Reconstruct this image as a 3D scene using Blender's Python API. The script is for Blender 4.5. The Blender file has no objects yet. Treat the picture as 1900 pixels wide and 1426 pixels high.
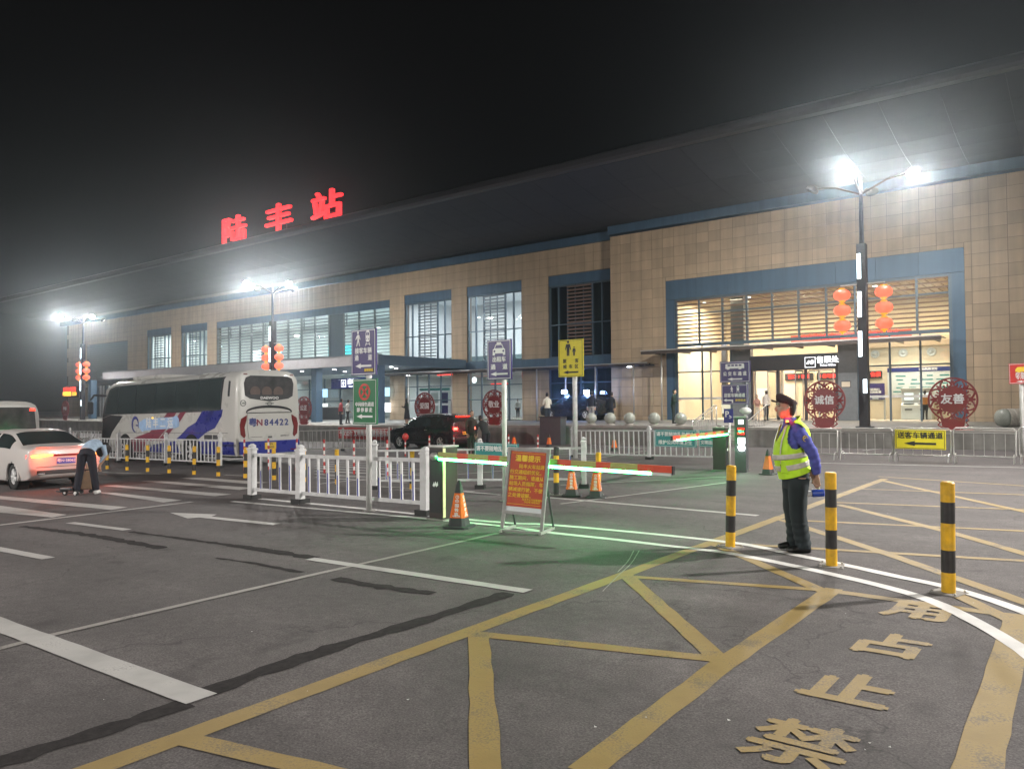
import bpy, math, random
from mathutils import Vector, Matrix
random.seed(7)
R = math.radians
scene = bpy.context.scene
COL = scene.collection

# ------------------------------------------------------------------ camera
HC, YAW, PITCH, ROLL, FOC = 1.70, R(38), R(1.49), R(.35), 1420.0
PW, PH = 1900.0, 1426.0
FWD = Vector((-math.sin(YAW) * math.cos(PITCH), math.cos(YAW) * math.cos(PITCH), math.sin(PITCH)))
_r0 = Vector((math.cos(YAW), math.sin(YAW), 0)); _u0 = _r0.cross(FWD)
RGT = _r0 * math.cos(ROLL) - _u0 * math.sin(ROLL)
UP = _u0 * math.cos(ROLL) + _r0 * math.sin(ROLL)
CAMP = Vector((0, 0, HC))
cd = bpy.data.cameras.new('camera'); cam = bpy.data.objects.new('camera', cd); COL.objects.link(cam)
cd.sensor_width = 36; cd.lens = FOC / PW * 36; cd.clip_start = .05; cd.clip_end = 2000
m = Matrix((RGT, UP, -FWD)).transposed().to_4x4(); m.translation = CAMP
cam.matrix_world = m
scene.camera = cam

# ------------------------------------------------------------------ night sky
world = bpy.data.worlds.new('World'); scene.world = world; world.use_nodes = True
nt = world.node_tree; bgn = nt.nodes['Background']
sky = nt.nodes.new('ShaderNodeTexSky'); sky.sky_type = 'NISHITA'; sky.sun_disc = False
sky.sun_elevation = R(-8); sky.sun_rotation = R(200)
mixs = nt.nodes.new('ShaderNodeMixRGB'); mixs.blend_type = 'ADD'; mixs.inputs[0].default_value = 1
mixs.inputs[2].default_value = (.052, .049, .050, 1)           # city glow left in the night sky
nt.links.new(sky.outputs[0], mixs.inputs[1]); nt.links.new(mixs.outputs[0], bgn.inputs[0])
bgn.inputs[1].default_value = .035
vs = scene.view_settings
vs.view_transform = 'Standard'; vs.look = 'None'; vs.gamma = 1; vs.use_curve_mapping = False
vs.exposure = 0.0
scene.cycles.use_denoising = True
scene.cycles.max_bounces = 4; scene.cycles.diffuse_bounces = 2; scene.cycles.glossy_bounces = 2
scene.cycles.transparent_max_bounces = 16; scene.cycles.transmission_bounces = 2
scene.cycles.volume_bounces = 0
scene.cycles.use_adaptive_sampling = False; scene.cycles.light_sampling_threshold = .03
scene.cycles.sample_clamp_indirect = 4; scene.cycles.sample_clamp_direct = 0
scene.cycles.caustics_reflective = False; scene.cycles.caustics_refractive = False

# ------------------------------------------------------------------ surveying helpers: a sight line onto a real plane
SLOPE = .0168
def ray(px, py): return FWD + RGT * ((px - PW / 2) / FOC) + UP * ((PH / 2 - py) / FOC)
def gz(x, y=0):                                   # the forecourt falls gently to the left, level beyond
    if x < -46: return SLOPE * -46 - .0 * x
    if x > 14: return SLOPE * 14
    return SLOPE * x
def G(px, py):
    d = ray(px, py); return CAMP + d * (HC / (SLOPE * d.x - d.z))
def on_z(px, py, z):
    d = ray(px, py); return CAMP + d * ((z - HC) / d.z)
def on_y(px, py, y):
    d = ray(px, py); return CAMP + d * (y / d.y)
def pz(x):                                        # top of the station platform
    if x >= -20: return .64
    if x <= -40: return .38
    return .38 + (x + 40) / 20 * .26

# ------------------------------------------------------------------ materials
def _node(nt, t, **k):
    n = nt.nodes.new(t)
    for a, b in k.items(): setattr(n, a, b)
    return n
def mat(name, col, rough=.55, metal=0.0, var=.12, scale=6.0, bump=0.0, bscale=60.0, emit=None, estr=0.0,
        rnd=0.0, spec=.5, coat=0.0, dirt=0.0, coords='Object', alpha=1.0, streak=0.0):
    m = bpy.data.materials.new(name); m.use_nodes = True
    nt = m.node_tree; b = nt.nodes['Principled BSDF']; L = nt.links.new
    b.inputs['Roughness'].default_value = rough; b.inputs['Metallic'].default_value = metal
    b.inputs['Specular IOR Level'].default_value = spec
    if coat: b.inputs['Coat Weight'].default_value = coat; b.inputs['Coat Roughness'].default_value = .08
    tc = _node(nt, 'ShaderNodeTexCoord'); co = tc.outputs['Object']
    if coords == 'World':
        g = _node(nt, 'ShaderNodeNewGeometry'); co = g.outputs['Position']
    nz = _node(nt, 'ShaderNodeTexNoise'); nz.inputs['Scale'].default_value = scale; nz.inputs['Detail'].default_value = 6
    L(co, nz.inputs['Vector'])
    rp = _node(nt, 'ShaderNodeMapRange'); rp.inputs[1].default_value = .3; rp.inputs[2].default_value = .7
    rp.inputs[3].default_value = 1 - var; rp.inputs[4].default_value = 1 + var
    L(nz.outputs['Fac'], rp.inputs[0])
    fac = rp.outputs[0]
    if rnd:
        oi = _node(nt, 'ShaderNodeObjectInfo'); r2 = _node(nt, 'ShaderNodeMapRange')
        r2.inputs[3].default_value = 1 - rnd; r2.inputs[4].default_value = 1 + rnd
        L(oi.outputs['Random'], r2.inputs[0])
        mm = _node(nt, 'ShaderNodeMath', operation='MULTIPLY'); L(fac, mm.inputs[0]); L(r2.outputs[0], mm.inputs[1]); fac = mm.outputs[0]
    if streak:                                        # rain runs
        mp = _node(nt, 'ShaderNodeMapping'); mp.inputs['Scale'].default_value = (2.4, 2.4, .10); L(co, mp.inputs['Vector'])
        n5 = _node(nt, 'ShaderNodeTexNoise'); n5.inputs['Scale'].default_value = 1.0; n5.inputs['Detail'].default_value = 7; L(mp.outputs[0], n5.inputs['Vector'])
        r5 = _node(nt, 'ShaderNodeMapRange'); r5.inputs[1].default_value = .36; r5.inputs[2].default_value = .62; r5.inputs[3].default_value = 1 - streak; r5.inputs[4].default_value = 1.04; L(n5.outputs['Fac'], r5.inputs[0])
        m5 = _node(nt, 'ShaderNodeMath', operation='MULTIPLY'); L(fac, m5.inputs[0]); L(r5.outputs[0], m5.inputs[1]); fac = m5.outputs[0]
    mx = _node(nt, 'ShaderNodeVectorMath', operation='SCALE'); mx.inputs[0].default_value = col[:3]
    L(fac, mx.inputs['Scale'])
    cout = mx.outputs[0]
    if dirt:
        n3 = _node(nt, 'ShaderNodeTexNoise'); n3.inputs['Scale'].default_value = scale * .45; n3.inputs['Detail'].default_value = 8
        L(co, n3.inputs['Vector'])
        r3 = _node(nt, 'ShaderNodeMapRange'); r3.inputs[1].default_value = .5; r3.inputs[2].default_value = .75; r3.inputs[4].default_value = dirt
        L(n3.outputs['Fac'], r3.inputs[0])
        mc = _node(nt, 'ShaderNodeMixRGB'); mc.inputs[2].default_value = (.09, .08, .07, 1)
        L(r3.outputs[0], mc.inputs[0]); L(cout, mc.inputs[1]); cout = mc.outputs[0]
    L(cout, b.inputs['Base Color'])
    if rough < .9:
        r4 = _node(nt, 'ShaderNodeMapRange'); r4.inputs[3].default_value = max(.03, rough - .08); r4.inputs[4].default_value = min(1, rough + .1)
        L(nz.outputs['Fac'], r4.inputs[0]); L(r4.outputs[0], b.inputs['Roughness'])
    if bump:
        n2 = _node(nt, 'ShaderNodeTexNoise'); n2.inputs['Scale'].default_value = bscale; n2.inputs['Detail'].default_value = 4
        L(co, n2.inputs['Vector']); bp = _node(nt, 'ShaderNodeBump'); bp.inputs['Strength'].default_value = bump; bp.inputs['Distance'].default_value = .01
        L(n2.outputs['Fac'], bp.inputs['Height']); L(bp.outputs[0], b.inputs['Normal'])
    if emit:
        b.inputs['Emission Color'].default_value = (*emit, 1); b.inputs['Emission Strength'].default_value = estr
    if alpha < 1: b.inputs['Alpha'].default_value = alpha
    return m
def emat(name, col, s):
    m = bpy.data.materials.new(name); m.use_nodes = True; nt = m.node_tree
    b = nt.nodes['Principled BSDF']; b.inputs['Base Color'].default_value = (*[c * .4 for c in col], 1)
    b.inputs['Emission Color'].default_value = (*col, 1); b.inputs['Emission Strength'].default_value = s
    b.inputs['Roughness'].default_value = .4
    return m
def glass(name, tint, gloss=.10, rough=.03, dark=0.0):
    m = bpy.data.materials.new(name); m.use_nodes = True; nt = m.node_tree; L = nt.links.new
    for n in list(nt.nodes):
        if n.type == 'BSDF_PRINCIPLED': nt.nodes.remove(n)
    out = [n for n in nt.nodes if n.type == 'OUTPUT_MATERIAL'][0]
    tr = _node(nt, 'ShaderNodeBsdfTransparent'); tr.inputs[0].default_value = (*tint, 1)
    gl = _node(nt, 'ShaderNodeBsdfGlossy'); gl.inputs['Roughness'].default_value = rough; gl.inputs[0].default_value = (.9, .93, .95, 1)
    lw = _node(nt, 'ShaderNodeLayerWeight'); lw.inputs[0].default_value = .5
    pw = _node(nt, 'ShaderNodeMath', operation='POWER'); pw.inputs[1].default_value = 5; L(lw.outputs['Facing'], pw.inputs[0])
    ad = _node(nt, 'ShaderNodeMath', operation='ADD'); ad.use_clamp = True; ad.inputs[1].default_value = gloss; L(pw.outputs[0], ad.inputs[0])
    mx = _node(nt, 'ShaderNodeMixShader'); L(ad.outputs[0], mx.inputs[0]); L(tr.outputs[0], mx.inputs[1]); L(gl.outputs[0], mx.inputs[2])
    L(mx.outputs[0], out.inputs[0])
    return m

def asphalt():
    m = bpy.data.materials.new('asphalt'); m.use_nodes = True; nt = m.node_tree; L = nt.links.new
    b = nt.nodes['Principled BSDF']; g = _node(nt, 'ShaderNodeNewGeometry'); co = g.outputs['Position']
    def nz(s, d=5, r=.55):
        n = _node(nt, 'ShaderNodeTexNoise'); n.inputs['Scale'].default_value = s; n.inputs['Detail'].default_value = d; n.inputs['Roughness'].default_value = r
        L(co, n.inputs['Vector']); return n.outputs['Fac']
    def rng(i, a, bb, c, d):
        n = _node(nt, 'ShaderNodeMapRange'); n.inputs[1].default_value = a; n.inputs[2].default_value = bb; n.inputs[3].default_value = c; n.inputs[4].default_value = d
        L(i, n.inputs[0]); return n.outputs[0]
    def mul(a, c):
        n = _node(nt, 'ShaderNodeMath', operation='MULTIPLY'); L(a, n.inputs[0]); L(c, n.inputs[1]); return n.outputs[0]
    fine = nz(75, 3, .7); mid = nz(9, 6); big = nz(.55, 5); vor = _node(nt, 'ShaderNodeTexVoronoi'); vor.inputs['Scale'].default_value = 95; L(co, vor.inputs['Vector'])
    v = mul(mul(rng(fine, .28, .72, .42, 1.62), rng(mid, .3, .7, .86, 1.14)), rng(big, .3, .72, .70, 1.24))
    ch = rng(vor.outputs['Distance'], 0, .5, 1.18, .86); v = mul(v, ch)
    st = _node(nt, 'ShaderNodeMapping'); st.inputs['Scale'].default_value = (.18, 1.3, 1); L(co, st.inputs['Vector'])   # tyre tracks worn along the lanes
    ns = _node(nt, 'ShaderNodeTexNoise'); ns.inputs['Scale'].default_value = 1.1; ns.inputs['Detail'].default_value = 4; L(st.outputs[0], ns.inputs['Vector'])
    v = mul(v, rng(ns.outputs['Fac'], .35, .7, .84, 1.1))
    oil = rng(nz(1.7, 4), .60, .74, 1.0, .60); v = mul(v, oil)
    # hairline cracks that run through the old surface
    vc = _node(nt, 'ShaderNodeTexVoronoi'); vc.feature = 'DISTANCE_TO_EDGE'; vc.inputs['Scale'].default_value = .22
    wv = _node(nt, 'ShaderNodeVectorMath', operation='ADD'); nn = _node(nt, 'ShaderNodeTexNoise'); nn.inputs['Scale'].default_value = 1.6; nn.inputs['Detail'].default_value = 6
    L(co, nn.inputs['Vector']); sc = _node(nt, 'ShaderNodeVectorMath', operation='SCALE'); sc.inputs['Scale'].default_value = 1.1; L(nn.outputs['Color'], sc.inputs[0])
    L(co, wv.inputs[0]); L(sc.outputs[0], wv.inputs[1]); L(wv.outputs[0], vc.inputs['Vector'])
    v = mul(v, rng(vc.outputs['Distance'], .0, .0035, .55, 1.0))
    cs = _node(nt, 'ShaderNodeVectorMath', operation='SCALE'); cs.inputs[0].default_value = (.108, .097, .096); L(v, cs.inputs['Scale'])
    L(cs.outputs[0], b.inputs['Base Color'])
    L(rng(big, .3, .7, .70, .90), b.inputs['Roughness']); b.inputs['Specular IOR Level'].default_value = .35
    bp = _node(nt, 'ShaderNodeBump'); bp.inputs['Strength'].default_value = .35; bp.inputs['Distance'].default_value = .006
    L(fine, bp.inputs['Height']); L(bp.outputs[0], b.inputs['Normal'])
    return m
def paint(name, col, wear=.5, under=(.075, .07, .066)):
    """road paint worn through to the asphalt"""
    m = bpy.data.materials.new(name); m.use_nodes = True; nt = m.node_tree; L = nt.links.new
    b = nt.nodes['Principled BSDF']; g = _node(nt, 'ShaderNodeNewGeometry'); co = g.outputs['Position']
    n1 = _node(nt, 'ShaderNodeTexNoise'); n1.inputs['Scale'].default_value = 70; n1.inputs['Detail'].default_value = 4; n1.inputs['Roughness'].default_value = .7; L(co, n1.inputs['Vector'])
    n2 = _node(nt, 'ShaderNodeTexNoise'); n2.inputs['Scale'].default_value = 3.2; n2.inputs['Detail'].default_value = 7; L(co, n2.inputs['Vector'])
    a = _node(nt, 'ShaderNodeMath', operation='MULTIPLY_ADD'); a.inputs[1].default_value = .55; L(n1.outputs['Fac'], a.inputs[0])
    b2 = _node(nt, 'ShaderNodeMath', operation='MULTIPLY'); b2.inputs[1].default_value = .6; L(n2.outputs['Fac'], b2.inputs[0]); L(b2.outputs[0], a.inputs[2])
    r = _node(nt, 'ShaderNodeMapRange'); r.inputs[1].default_value = .86 - wear * .42; r.inputs[2].default_value = .98 - wear * .36; r.inputs[4].default_value = .92
    L(a.outputs[0], r.inputs[0])
    v = _node(nt, 'ShaderNodeMapRange'); v.inputs[1].default_value = .3; v.inputs[2].default_value = .7; v.inputs[3].default_value = .8; v.inputs[4].default_value = 1.1; L(n2.outputs['Fac'], v.inputs[0])
    cs = _node(nt, 'ShaderNodeVectorMath', operation='SCALE'); cs.inputs[0].default_value = col; L(v.outputs[0], cs.inputs['Scale'])
    mx = _node(nt, 'ShaderNodeMixRGB'); mx.inputs[2].default_value = (*under, 1); L(r.outputs[0], mx.inputs[0]); L(cs.outputs[0], mx.inputs[1])
    L(mx.outputs[0], b.inputs['Base Color']); b.inputs['Roughness'].default_value = .62
    bp = _node(nt, 'ShaderNodeBump'); bp.inputs['Strength'].default_value = .25; bp.inputs['Distance'].default_value = .005; L(n1.outputs['Fac'], bp.inputs['Height']); L(bp.outputs[0], b.inputs['Normal'])
    return m

MT = dict(
    asphalt=asphalt(), white_paint=paint('white_road_paint', (.41, .40, .385), .50), old_white=paint('old_white_paint', (.27, .255, .235), .62),
    yellow_paint=paint('yellow_road_paint', (.275, .192, .062), .66), fresh_white=paint('fresh_white_paint', (.60, .59, .57), .28),
    tar=mat('tar_sealant', (.030, .027, .027), .92, var=.3, scale=20, bump=.3, bscale=90, coords='World', spec=.12),
    concrete=mat('concrete', (.27, .26, .24), .8, var=.2, scale=2.2, bump=.25, bscale=40, dirt=.4, coords='World', streak=.25),
    paving=mat('granite_paving', (.34, .32, .29), .5, var=.12, scale=3, bump=.1, rnd=.06, dirt=.2, coords='World'),
    stone=mat('sandstone_tile', (.47, .355, .235), .52, var=.07, scale=1.3, bump=.06, bscale=30, rnd=.11, coords='World', streak=.13),
    joint=mat('tile_joint', (.16, .13, .10), .9, var=.1, coords='World'),
    bluepanel=mat('blue_grey_panel', (.07, .135, .21), .46, .25, var=.06, scale=2, rnd=.05, coords='World', streak=.15),
    bluegrey=mat('blue_grey_frame', (.085, .13, .17), .42, .3, var=.08, coords='World'),
    soffit=mat('roof_soffit_panel', (.018, .021, .029), .7, .0, var=.08, scale=1.2, rnd=.07, coords='World'),
    fascia=mat('canopy_fascia', (.36, .36, .38), .45, .1, var=.06, rnd=.04, dirt=.15, coords='World'), roofedge=mat('roof_edge', (.045, .044, .05), .5, .2, var=.08, coords='World'),
    louvre=mat('louvre_blade', (.17, .105, .075), .5, .1, var=.08, coords='World'),
    louvre_grey=mat('grey_louvre_blade', (.16, .18, .19), .45, .3, var=.08, coords='World'),
    darkframe=mat('dark_frame', (.055, .05, .055), .4, .4, var=.1), ribbed=mat('ribbed_stone', (.42, .39, .34), .55, var=.15, scale=12, dirt=.3), steel=mat('stainless_steel', (.50, .49, .47), .34, .55, var=.08, scale=12),
    chrome=mat('chrome', (.75, .75, .76), .12, 1, var=.05), white=mat('white_enamel', (.60, .60, .60), .4, var=.07, scale=9, dirt=.3),
    offwhite=mat('off_white_enamel', (.62, .62, .60), .42, var=.08, scale=9, dirt=.25), bluestrip=mat('blue_strip', (.02, .035, .30), .4),
    black=mat('black_plastic', (.018, .018, .02), .45, var=.2), rubber=mat('rubber', (.02, .02, .02), .75, var=.2), darkgrey=mat('dark_grey', (.06, .06, .065), .5),
    yellow=mat('bollard_yellow', (.70, .40, .014), .45, var=.16, scale=12, dirt=.55), blackband=mat('bollard_black', (.022, .02, .02), .5, var=.25, scale=14, dirt=.3),
    redband=mat('post_red', (.45, .03, .03), .4, var=.1), whiteband=mat('post_white', (.72, .70, .68), .4, var=.08, dirt=.2),
    purple=mat('sign_purple', (.040, .022, .150), .4, var=.05), green=mat('sign_green', (.008, .155, .052), .4, var=.06), signyellow=mat('sign_yellow', (.78, .66, .02), .4, var=.05),
    teal=mat('sign_teal', (.01, .24, .24), .4, var=.06), redsign=mat('sign_red', (.55, .035, .03), .42, var=.06), board=mat('notice_red', (.50, .075, .035), .45, var=.05),
    ink=mat('white_ink', (.80, .80, .80), .45, var=.02), yink=mat('yellow_ink', (.85, .60, .05), .45, var=.03), kink=mat('black_ink', (.015, .015, .015), .5), rink=mat('red_ink', (.60, .05, .035), .45), nink=mat('navy_ink', (.02, .03, .18), .4),
    maroon=mat('maroon_lacquer', (.24, .028, .03), .35, var=.1, coat=.3), maroon_dark=mat('maroon_shaft', (.10, .02, .025), .4),
    ball=mat('polished_granite', (.32, .34, .30), .22, var=.25, scale=45), orange=mat('cone_orange', (.75, .15, .012), .45, var=.1, scale=14, dirt=.2), coneblack=mat('cone_rubber', (.03, .035, .035), .6, var=.3),
    pole=mat('lamp_pole', (.03, .026, .032), .4, .3), lampwhite=emat('lamp_led', (.90, .97, 1.0), 160), strip=emat('pole_light_strip', (.80, .93, 1.0), 5.0),
    lantern=emat('lantern_silk', (1.0, .15, .075), 1.45), lantern_gold=emat('lantern_gold', (1.0, .36, .02), 1.2), redled=emat('red_led', (1.0, .035, .02), 3.2), amberled=emat('amber_led', (1.0, .55, .03), 3.0), greenled=emat('green_led', (.05, 1.0, .30), 3.0),
    whiteled=emat('white_led', (.92, .96, 1.0), 9), letterled=emat('roof_letter', (1.0, .03, .035), 2.3), tail=emat('tail_lamp', (1.0, .03, .012), 5), tailhot=emat('brake_lamp', (1.0, .22, .02), 16), tailwhite=emat('bright_tail_lamp', (1.0, .075, .05), 9), taildim=emat('tail_lamp_dim', (.8, .02, .015), 1.6),
    barlight=emat('barrier_light', (.05, 1.0, .22), 58), signwhite=emat('lit_sign', (.95, .97, 1.0), 2.6), downlight=emat('downlight', (.95, .97, 1.0), 12), bluelamp=emat('patrol_lamp', (.40, .55, 1.0), 60), screen=emat('screen', (.45, .72, .95), 1.6), screen2=emat('screen_white', (.9, .93, .9), 1.5), cyan=emat('cyan_screen', (.12, .85, .95), 2.2),
    pane=glass('window_glass', (.86, .90, .89), .03), panedark=glass('dark_window_glass', (.50, .58, .58), .05), awn=glass('awning_glass', (.42, .34, .28), .08, .06), tint=glass('vehicle_glass', (.045, .06, .062), .07, .05), tintrear=glass('rear_glass', (.20, .21, .21), .05, .05),
    inwall=mat('hall_wall', (.70, .60, .46), .6, var=.04, scale=1), inwhite=mat('hall_white_wall', (.66, .69, .70), .55, var=.05, scale=1), inceil=mat('hall_ceiling', (.62, .50, .38), .6, var=.05), infloor=mat('hall_floor', (.42, .38, .32), .25, var=.08), column=mat('grey_column', (.16, .17, .18), .4, var=.1),
    buswhite=mat('bus_white_paint', (.56, .55, .52), .28, var=.04, coat=.5, dirt=.15, scale=1.5), busblue=mat('bus_blue_paint', (.012, .02, .24), .28, var=.06, coat=.5), busred=mat('bus_maroon_paint', (.22, .02, .05), .3, coat=.4), buslight=mat('bus_light_blue', (.36, .53, .78), .35), carwhite=mat('car_white_paint', (.50, .47, .45), .3, var=.02, scale=.8, coat=.4), carblack=mat('car_black_paint', (.013, .013, .018), .25, var=.1, coat=.6), lens=mat('lamp_lens_red', (.17, .012, .014), .15, coat=.5),
    plateyellow=mat('plate_yellow', (.70, .46, .03), .45), plateblue=mat('plate_blue', (.05, .06, .45), .45), skin=mat('skin', (.42, .26, .18), .5, var=.08, scale=20), hair=mat('hair', (.012, .010, .009), .5, var=.3, scale=60),
)
def cloth(name, col, rough=.85): return mat(name, col, rough, var=.14, scale=14, bump=.25, bscale=120)
MT.update(shirt=cloth('guard_shirt', (.075, .085, .36)), vest=mat('hi_vis_vest', (.50, .82, .02), .6, var=.08, scale=10, bump=.2, bscale=25, emit=None), reflect=mat('reflective_tape', (.55, .52, .46), .35, var=.08, scale=30), slacks=cloth('dark_trousers', (.016, .024, .028)), capcloth=cloth('cap_cloth', (.035, .018, .022)), shoe=mat('black_shoe', (.012, .012, .012), .4), blueplastic=mat('blue_plastic', (.01, .06, .45), .35), cream=mat('cream_plastic', (.72, .68, .40), .4), lightblue=cloth('light_blue_top', (.33, .43, .55)), navy=cloth('navy_trousers', (.010, .010, .018)), sneaker=mat('white_sneaker', (.7, .68, .66), .6), brownbag=cloth('brown_case', (.16, .10, .06)))
# ------------------------------------------------------------------ mesh builder
_bench = bpy.data.scenes.new('bench')               # a side scene where lettering and skins are evaluated, removed at the end
def baked(o):
    _bench.collection.objects.link(o); vl = _bench.view_layers[0]; vl.update(); dg = vl.depsgraph; dg.update()
    me = bpy.data.meshes.new_from_object(o.evaluated_get(dg)); bpy.data.objects.remove(o); return me
class MB:
    def __init__(s): s.v = []; s.f = []; s.m = []; s.cur = 0
    def add(s, vs, fs):
        o = len(s.v); s.v += [tuple(p) for p in vs]
        for f in fs: s.f.append(tuple(o + i for i in f)); s.m.append(s.cur)
        return s
    def box(s, x0, x1, y0, y1, z0, z1, M=None):
        vs = [(x, y, z) for z in (z0, z1) for y in (y0, y1) for x in (x0, x1)]
        if M is not None: vs = [M @ Vector(p) for p in vs]
        return s.add(vs, [(0, 2, 3, 1), (4, 5, 7, 6), (0, 1, 5, 4), (2, 6, 7, 3), (0, 4, 6, 2), (1, 3, 7, 5)])
    def cbox(s, c, d, M=None):
        return s.box(c[0] - d[0] / 2, c[0] + d[0] / 2, c[1] - d[1] / 2, c[1] + d[1] / 2, c[2] - d[2] / 2, c[2] + d[2] / 2, M)
    def rings(s, rings, cap=True, closed=False):
        n = len(rings[0]); o = len(s.v); vs = [p for r in rings for p in r]; fs = []
        k = len(rings)
        for i in range(k if closed else k - 1):
            a, b = i * n, ((i + 1) % k) * n
            for j in range(n): fs.append((a + j, a + (j + 1) % n, b + (j + 1) % n, b + j))
        if cap and not closed: fs.append(tuple(range(n - 1, -1, -1))); fs.append(tuple((k - 1) * n + j for j in range(n)))
        return s.add(vs, fs)
    def tube(s, pts, r, n=8, cap=True, closed=False, flat=None):
        pts = [Vector(p) for p in pts]; rs = r if isinstance(r, (list, tuple)) else [r] * len(pts)
        out = []; prev = None; k = len(pts)
        for i, p in enumerate(pts):
            if closed: t = pts[(i + 1) % k] - pts[i - 1]
            else: t = pts[min(i + 1, k - 1)] - pts[max(i - 1, 0)]
            t.normalize()
            if prev is None:
                a = Vector((0, 0, 1)) if abs(t.z) < .9 else Vector((1, 0, 0)); u = t.cross(a).normalized()
            else: u = (prev - t * prev.dot(t)).normalized()
            w = t.cross(u); prev = u
            rr = rs[i]; ra, rb = rr if isinstance(rr, (list, tuple)) else (rr, rr)
            out.append([p + u * (math.cos(q) * ra) + w * (math.sin(q) * rb) for q in (2 * math.pi * j / n for j in range(n))])
        return s.rings(out, cap, closed)
    def ell(s, secs, n=16, cap=True):
        """stacked horizontal ellipses (cx, cy, z, rx, ry)"""
        return s.rings([[(cx + rx * math.cos(2 * math.pi * j / n), cy + ry * math.sin(2 * math.pi * j / n), z) for j in range(n)] for cx, cy, z, rx, ry in secs], cap)
    def lathe(s, prof, n=16, c=(0, 0, 0), cap=True):
        return s.ell([(c[0], c[1], c[2] + z, r, r) for r, z in prof], n, cap)
    def prism(s, poly, a, b, ax='y', M=None):
        """outline poly (2D) extruded along an axis from a to b; polygons in the plane of the other two axes"""
        def P(u, w, t): return {'y': (u, t, w), 'x': (t, u, w), 'z': (u, w, t)}[ax]
        n = len(poly); vs = [P(u, w, a) for u, w in poly] + [P(u, w, b) for u, w in poly]
        if M is not None: vs = [M @ Vector(p) for p in vs]
        fs = [tuple(range(n)), tuple(range(2 * n - 1, n - 1, -1))] + [(j, n + j, n + (j + 1) % n, (j + 1) % n) for j in range(n)]
        return s.add(vs, fs)
    def sphere(s, c, r, nu=12, nv=8):
        r = r if isinstance(r, (list, tuple)) else (r, r, r)
        rg = [[(c[0] + r[0] * math.sin(a) * math.cos(2 * math.pi * j / nu), c[1] + r[1] * math.sin(a) * math.sin(2 * math.pi * j / nu), c[2] - r[2] * math.cos(a)) for j in range(nu)] for a in (math.pi * (i + .08) / (nv + .16) for i in range(nv + 1))]
        return s.rings(rg)
    def mesh(s, name, smooth=False):
        me = bpy.data.meshes.new(name); me.from_pydata(s.v, [], s.f)
        if any(s.m): me.polygons.foreach_set('material_index', s.m)
        if smooth: me.polygons.foreach_set('use_smooth', [True] * len(s.f))
        me.update()
        bm = __import__('bmesh').new(); bm.from_mesh(me); __import__('bmesh').ops.recalc_face_normals(bm, faces=bm.faces); bm.to_mesh(me); bm.free()
        return me
    def build(s, name, mats, parent=None, loc=None, rotz=0, smooth=False, bevel=0, M=None):
        me = s.mesh(name, smooth)
        return link(name, me, mats, parent, loc, rotz, bevel, M, smooth)
def link(name, me, mats, parent=None, loc=None, rotz=0, bevel=0, M=None, smooth=False):
    o = bpy.data.objects.new(name, me); COL.objects.link(o)
    if not me.materials:
        for mm in (mats if isinstance(mats, (list, tuple)) else [mats]): me.materials.append(MT[mm] if isinstance(mm, str) else mm)
    if parent: o.parent = parent
    if M is not None: o.matrix_local = M
    else:
        if loc is not None: o.location = loc
        if rotz: o.rotation_euler.z = rotz
    if bevel:
        b = o.modifiers.new('bevel', 'BEVEL'); b.width = bevel; b.segments = 2; b.limit_method = 'ANGLE'
    return o
def empty(name, loc, rotz=0, M=None):
    o = bpy.data.objects.new(name, None); COL.objects.link(o); o.empty_display_size = .2
    if M is not None: o.matrix_world = M
    else: o.location = loc; o.rotation_euler.z = rotz
    return o
def tag(o, label, cat, group=None):
    o['label'] = label; o['category'] = cat
    if group: o['group'] = group
    return o
def structure(o): o['kind'] = 'structure'; return o
def stuff(o): o['kind'] = 'stuff'; return o
def thing(name, label, cat, loc, rotz=0, group=None, M=None): return tag(empty(name, loc, rotz, M), label, cat, group)
_bc = {}
def bar(name, parent, c, d, mat_, bevel=0, M=None):
    """a box-shaped piece; alike pieces share one mesh"""
    k = (round(d[0], 3), round(d[1], 3), round(d[2], 3), mat_)
    if k not in _bc:
        b = MB(); b.cbox((0, 0, 0), d); me = b.mesh(name); me.materials.append(MT[mat_]); _bc[k] = me
    return link(name, _bc[k], mat_, parent, c, 0, bevel, None if M is None else M @ Matrix.Translation(c))
def cyl(name, parent, p0, p1, r, mat_, n=10):
    b = MB(); b.tube([p0, p1], r, n); return b.build(name, mat_, parent, smooth=n > 8)
def copy_tree(o, parent=None):
    c = o.copy(); COL.objects.link(c); c.parent = parent
    for ch in list(o.children): copy_tree(ch, c)
    return c
def text_mesh(body, size, extrude=.002, offset=.0, align='CENTER', sx=1.0, spacing=1.0, line=1.0, res=2):
    c = bpy.data.curves.new('lettering', 'FONT'); c.body = body; c.size = size; c.resolution_u = res; c.offset = 0; c.extrude = extrude
    c.align_x = align; c.align_y = 'CENTER'; c.space_character = spacing; c.space_line = line
    me = baked(bpy.data.objects.new('lettering', c)); bpy.data.curves.remove(c); me.materials.clear()
    if offset:                                        # bolder strokes: the glyph is thickened by shifted layers
        d = max(min(offset * 1.1, .046 * size), .014 * size); vs = [v.co.copy() for v in me.vertices]; fs = [tuple(p.vertices) for p in me.polygons]; V_, F_ = [], []
        for i, (u, w) in enumerate(((0, 0), (-d, 0), (d, 0), (0, -d * .8), (0, d * .8))):
            o_ = len(V_); V_ += [(q.x + u, q.y + w, q.z + .00022 * i) for q in vs]; F_ += [tuple(o_ + k for k in f) for f in fs]
        me.clear_geometry(); me.from_pydata(V_, [], F_); me.update()
    if sx != 1:
        for v in me.vertices: v.co.x *= sx
    me.name = 'lettering'
    return me
FACE = Matrix(((1, 0, 0, 0), (0, 0, -1, 0), (0, 1, 0, 0), (0, 0, 0, 1)))        # font plane -> upright sheet that faces -Y
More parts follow.
